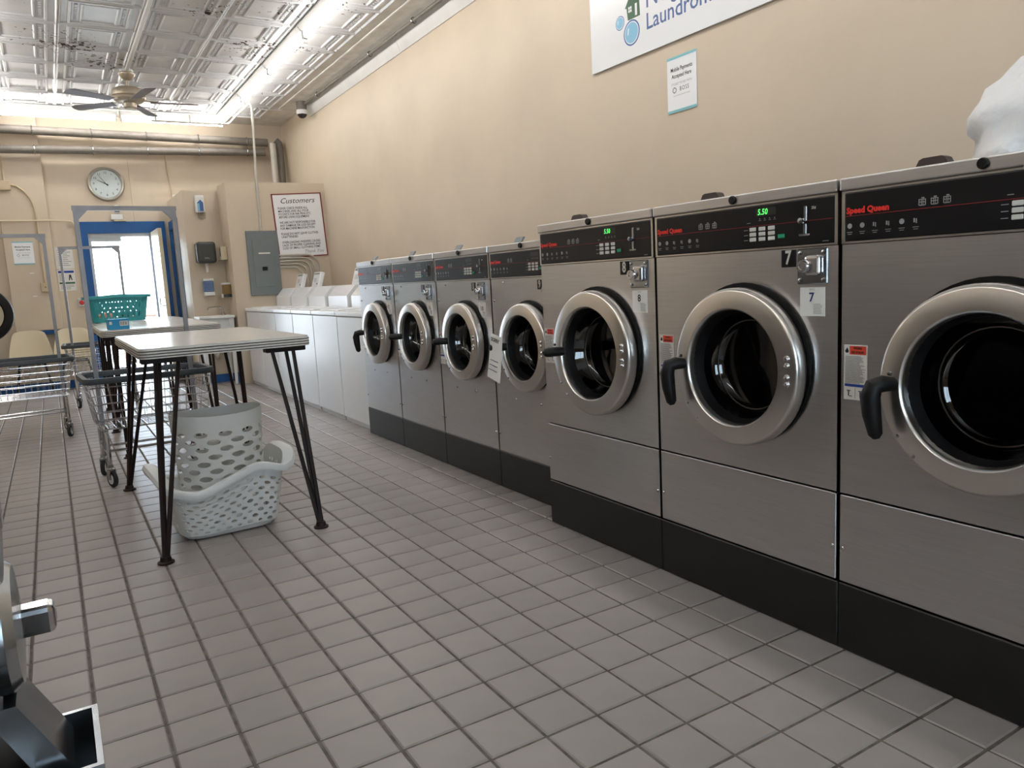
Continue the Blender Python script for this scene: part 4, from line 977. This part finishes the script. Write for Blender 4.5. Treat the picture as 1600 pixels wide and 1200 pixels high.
tag(put('wall_conduit', MB().tube([(-.89,YB-.10,2.085),(-.28,YB-.10,2.085),(-.10,YB-.02,2.085),(-.075,YB-.02,2.07),(-.05,YB-.02,2.03),(-.045,YB-.02,1.12)], .010, 8), 'shell'), 'thin cream conduit running across the column and down beside the door', 'conduit')
for z in (1.45, 1.17): tag(put('paper_scrap', MB().box(-.60,-.555,YB-.072,YB-.0702,z,z+.015), 'paper'), ('upper' if z > 1.3 else 'lower')+' small strip of white tape on the column', 'tape', 'tape strips on the column')
for (z, y, r, lab) in ((3.145, 9.17, .052, 'thick grey pipe running across the door wall close under the ceiling'), (2.89, 9.20, .048, 'thick grey pipe running across the door wall above the clock')):
    p = thing('overhead_pipe', lab, 'pipe', (0,0,0)); xr = 2.375 if z > 3 else 2.34
    zz = (z, z-.04) if z > 3 else (z-.02, z+.09)
    put('pipe', MB().tube([(XL+.01,y,zz[0]),(xr,y,zz[1])], r, 14), 'pipe_grey', p)
    for k in range(6):
        x = -1.0+.62*k; q = zz[0]+(zz[1]-zz[0])*(x-XL)/(xr-XL)
        put('hanger', MB().tube([(x+.0, y+(r+.006)*math.cos(a), q+(r+.006)*math.sin(a)) for a in [2*PI*i/12 for i in range(12)]], .006, 5, closed=True).box(x-.02,x+.02,y+r*.6,YB-.002,q-.006,q+.006), 'zinc', p)
for (x, y, r, mt, lab) in ((2.43, 9.12, .042, 'conduit', 'white pipe standing in the corner behind the closet'), (2.545, 9.20, .048, 'pipe_grey', 'grey pipe standing in the corner behind the closet')):
    tag(put('standpipe', MB().tube([(x,y,1.9),(x,y,3.09)] if mt == 'conduit' else [(x,y,1.9),(x,y,3.05),(x,y+.02,3.11),(x-.04,y+.03,3.15)], r, 14), mt), lab, 'pipe')
tag(put('loose_cable', MB().tube([(.98,YB-.012,3.02),(1.05,YB-.012,3.0),(1.085,YB-.012,2.94),(1.095,YB-.012,2.7),(1.13,YB-.012,2.30)], .009, 6), 'conduit_beige'), 'beige cable running down the door wall beside the closet', 'cable')
# crack of old plaster beside the column
struct('wall_back_patch', MB().prism([(-.322,2.86),(-.265,2.86),(-.245,2.80),(-.25,2.74),(-.235,2.70),(-.24,2.63),(-.228,2.58),(-.236,2.55),(-.262,2.565),(-.285,2.555),(-.322,2.55)], YB-.006, YB-.001, 'y'), 'beige')

# ------------------------------------------------------------------ ceiling fittings
fn = thing('ceiling_fan', 'ceiling fan with grey blades hanging from the tin ceiling', 'fan', (.485, 7.0, ZC))
put('canopy', MB().lathe([(.045,-.02),(.05,-.045),(.078,-.06),(.076,-.075),(.045,-.11),(.022,-.125)], 24, 'z'), 'fan_metal', fn)
put('junction', MB().lathe([(.062,0),(.062,-.045)], 20, 'z'), 'lamp_white', fn)
put('downrod', MB().lathe([(.014,-.12),(.014,-.20)], 12, 'z'), 'fan_metal', fn)
put('motor', MB().lathe([(.03,-.185),(.10,-.195),(.148,-.215),(.155,-.235),(.155,-.275),(.145,-.285),(.155,-.292),(.15,-.31),(.115,-.335),(.06,-.345)], 36, 'z'), 'fan_metal', fn)
put('switch_housing', MB().lathe([(.06,-.34),(.062,-.385),(.05,-.40),(0,-.402)], 24, 'z'), 'fan_metal', fn)
for k in range(5):
    a = -.12+2*PI*k/5
    bl = put('blade', cached('blade', lambda: MB().add([(.19,-.05,-.006),(.60,-.068,-.010),(.64,-.05,-.009),(.65,0,-.004),(.64,.05,.006),(.60,.062,.010),(.19,.05,.006)]+[(.19,-.05,.0),(.60,-.068,-.004),(.64,-.05,-.003),(.65,0,.002),(.64,.05,.012),(.60,.062,.016),(.19,.05,.012)], [tuple(range(7)),tuple(range(13,6,-1))]+[(k,k+7,(k+1)%7+7,(k+1)%7) for k in range(7)])), 'blade', fn, (0,0,-.335), (0,0,a))
    put('blade_iron', cached('blade_iron', lambda: MB().add([(.10,-.02,.015),(.10,.02,.015),(.16,.03,.014),(.26,.035,.012),(.26,-.035,.004),(.16,-.03,.010)]+[(.10,-.02,.021),(.10,.02,.021),(.16,.03,.02),(.26,.035,.018),(.26,-.035,.010),(.16,-.03,.016)], [tuple(range(6)),tuple(range(11,5,-1))]+[(k,k+6,(k+1)%6+6,(k+1)%6) for k in range(6)])), 'fan_metal', bl)
tag(put('ceiling_raceway', MB().bbox(.468,.502,-2.0,6.935,ZC-.045,ZC-.024,.004,1), 'lamp_white'), 'thin white raceway on the ceiling feeding the fan', 'raceway')
cv = thing('security_camera', 'white dome security camera on the ceiling beside the tan wall', 'camera', (2.50, 7.88, ZC))
put('mount', MB().lathe([(.062,0),(.062,-.10)], 22, 'z'), 'pipe_grey', cv); put('housing', MB().lathe([(.066,-.10),(.068,-.135),(.06,-.15)], 22, 'z'), 'white_plastic', cv)
put('dome', MB().lathe([(.058,-.148),(.055,-.165),(.040,-.185),(.018,-.196),(0,-.198)], 20, 'z'), 'dome_dark', cv)
cw = thing('ceiling_conduit', 'long grey conduit along the ceiling edge ending at the dome camera', 'conduit', (0,0,0))
put('pipe', MB().tube([(2.525,7.82,ZC-.035),(2.535,YF+.1,ZC-.035)], .017, 8), 'pipe_grey', cw)
for y in (7.3, 5.6, 4.55, 3.5, 2.4): put('strap', MB().tube([(2.528+.024*math.cos(a), y, ZC-.035+.024*math.sin(a)) for a in [2*PI*i/12 for i in range(12)]], .005, 5, closed=True), 'zinc', cw)

# ------------------------------------------------------------------ stacked dryers on the left
def dryer(x, yc, label, detail, open_door=False):
    t = thing('stacked_dryer', label, 'dryer', (x, yc, 0), PI/2, 'stacked dryers on the left side')
    put('cabinet', cached('dryer_cabinet', lambda: MB().bbox(-.372,.372,.012,.62,.0,1.95,.006,1)), 'enamel_grey', t)
    put('fascia', cached('dryer_fascia', lambda: MB().bbox(-.372,.372,0,.012,.0,1.95,.004,1)), 'steel', t)
    put('toe_panel', cached('dryer_toe', lambda: MB().box(-.36,.36,-.004,0,.02,.14)), 'plinth_black', t)
    for z in (.52, 1.42):
        if open_door and z < 1: 
            dd = put('door', cached('dryer_door', lambda: MB().lathe([(.20,-.005),(.285,-.005),(.292,-.02),(.285,-.045),(.25,-.055),(.215,-.055),(.20,-.04)], 40, 'y', closed=True)), 'black_plastic', t, (.30, -.30, 1.0), (0,0,-PI/2))
            put('door_glass', cached('dryer_glass', lambda: ring_surface([(.205,-.03),(.001,-.02)], 0, 0, 32)), 'shell', dd)
            continue
        dd = put('door', cached('dryer_door', lambda: MB().lathe([(.20,-.005),(.285,-.005),(.292,-.02),(.285,-.045),(.25,-.055),(.215,-.055),(.20,-.04)], 40, 'y', closed=True)), 'black_plastic', t, (0,0,z))
        put('door_glass', cached('dryer_glass2', lambda: ring_surface([(.205,-.03),(.15,-.012),(.001,-.006)], 0, 0, 32)), 'black_gloss', dd)
    put('control_strip', cached('dryer_strip', lambda: MB().bbox(-.36,.36,-.008,0,.89,1.04,.004,1)), 'black_gloss', t)
    if detail:
        for q, (u, z) in enumerate(((0,.895),(-.06,.985))):
            cm = put('coin_slide', MB().lathe([(.020,.0),(.045,-.002),(.045,-.010),(.040,-.016),(.020,-.018)], 28, 'y', (u,-.030,z)).box(u-.03,u+.03,-.031,-.001,z-.03,z+.03), 'zinc', t)
            put('slide_pin', MB().bbox(u-.010,u+.010,-.068 if q == 0 else -.05,-.04,z-.010,z+.010,.004,2), 'chrome', cm)
            put('pin_hole', MB().lathe([(.004,-.0685),(.001,-.0685)], 10, 'y', (u,0,z)), 'black_plastic', cm)
        br = put('coin_chute', MB().prism([(-.022,.850),(-.040,.850),(-.068,.795),(-.066,.778),(-.056,.778),(-.030,.832)], -.03, .03, 'x'), 'zinc', t)
        def cup():
            v = []; f = []; L = [(0,.0,.045,.800),(.0,.0,.045,.72),(.004,.004,.041,.725),(.004,.004,.041,.800)]
            for (i_, j_, a, z) in L: v += [(-a,-.085+j_,z),(a,-.085+j_,z),(a,-.004-j_,z),(-a,-.004-j_,z)]
            for i in range(3):
                for k in range(4): f.append((i*4+k, i*4+(k+1)%4, i*4+4+(k+1)%4, i*4+4+k))
            f += [(4,5,6,7),(8,9,10,11)]+[(12+k,12+(k+1)%4,(k+1)%4,k) for k in range(4)]; return MB().add(v, f)
        put('coin_cup', cup(), 'zinc', t)
    else:
        put('coin_slide', cached('dryer_coin', lambda: MB().bbox(-.03,.03,-.03,0,.92,1.0,.006,2)), 'zinc', t)
    return t
dryer(-.535, -1.165, 'stacked dryer with a round chrome coin knob and coin cup', True)
dryer(-.535, -1.915, 'stacked dryer beside the one with the coin cup', False)
for k in range(4): dryer(-.98, -.40+.75*k, 'stacked dryer facing the steel washers, '+('first','second','third','farthest')[k]+' in the set-back row' , False)
dryer(-1.36, 7.55, 'stacked dryer with its round black door standing open', False, True)
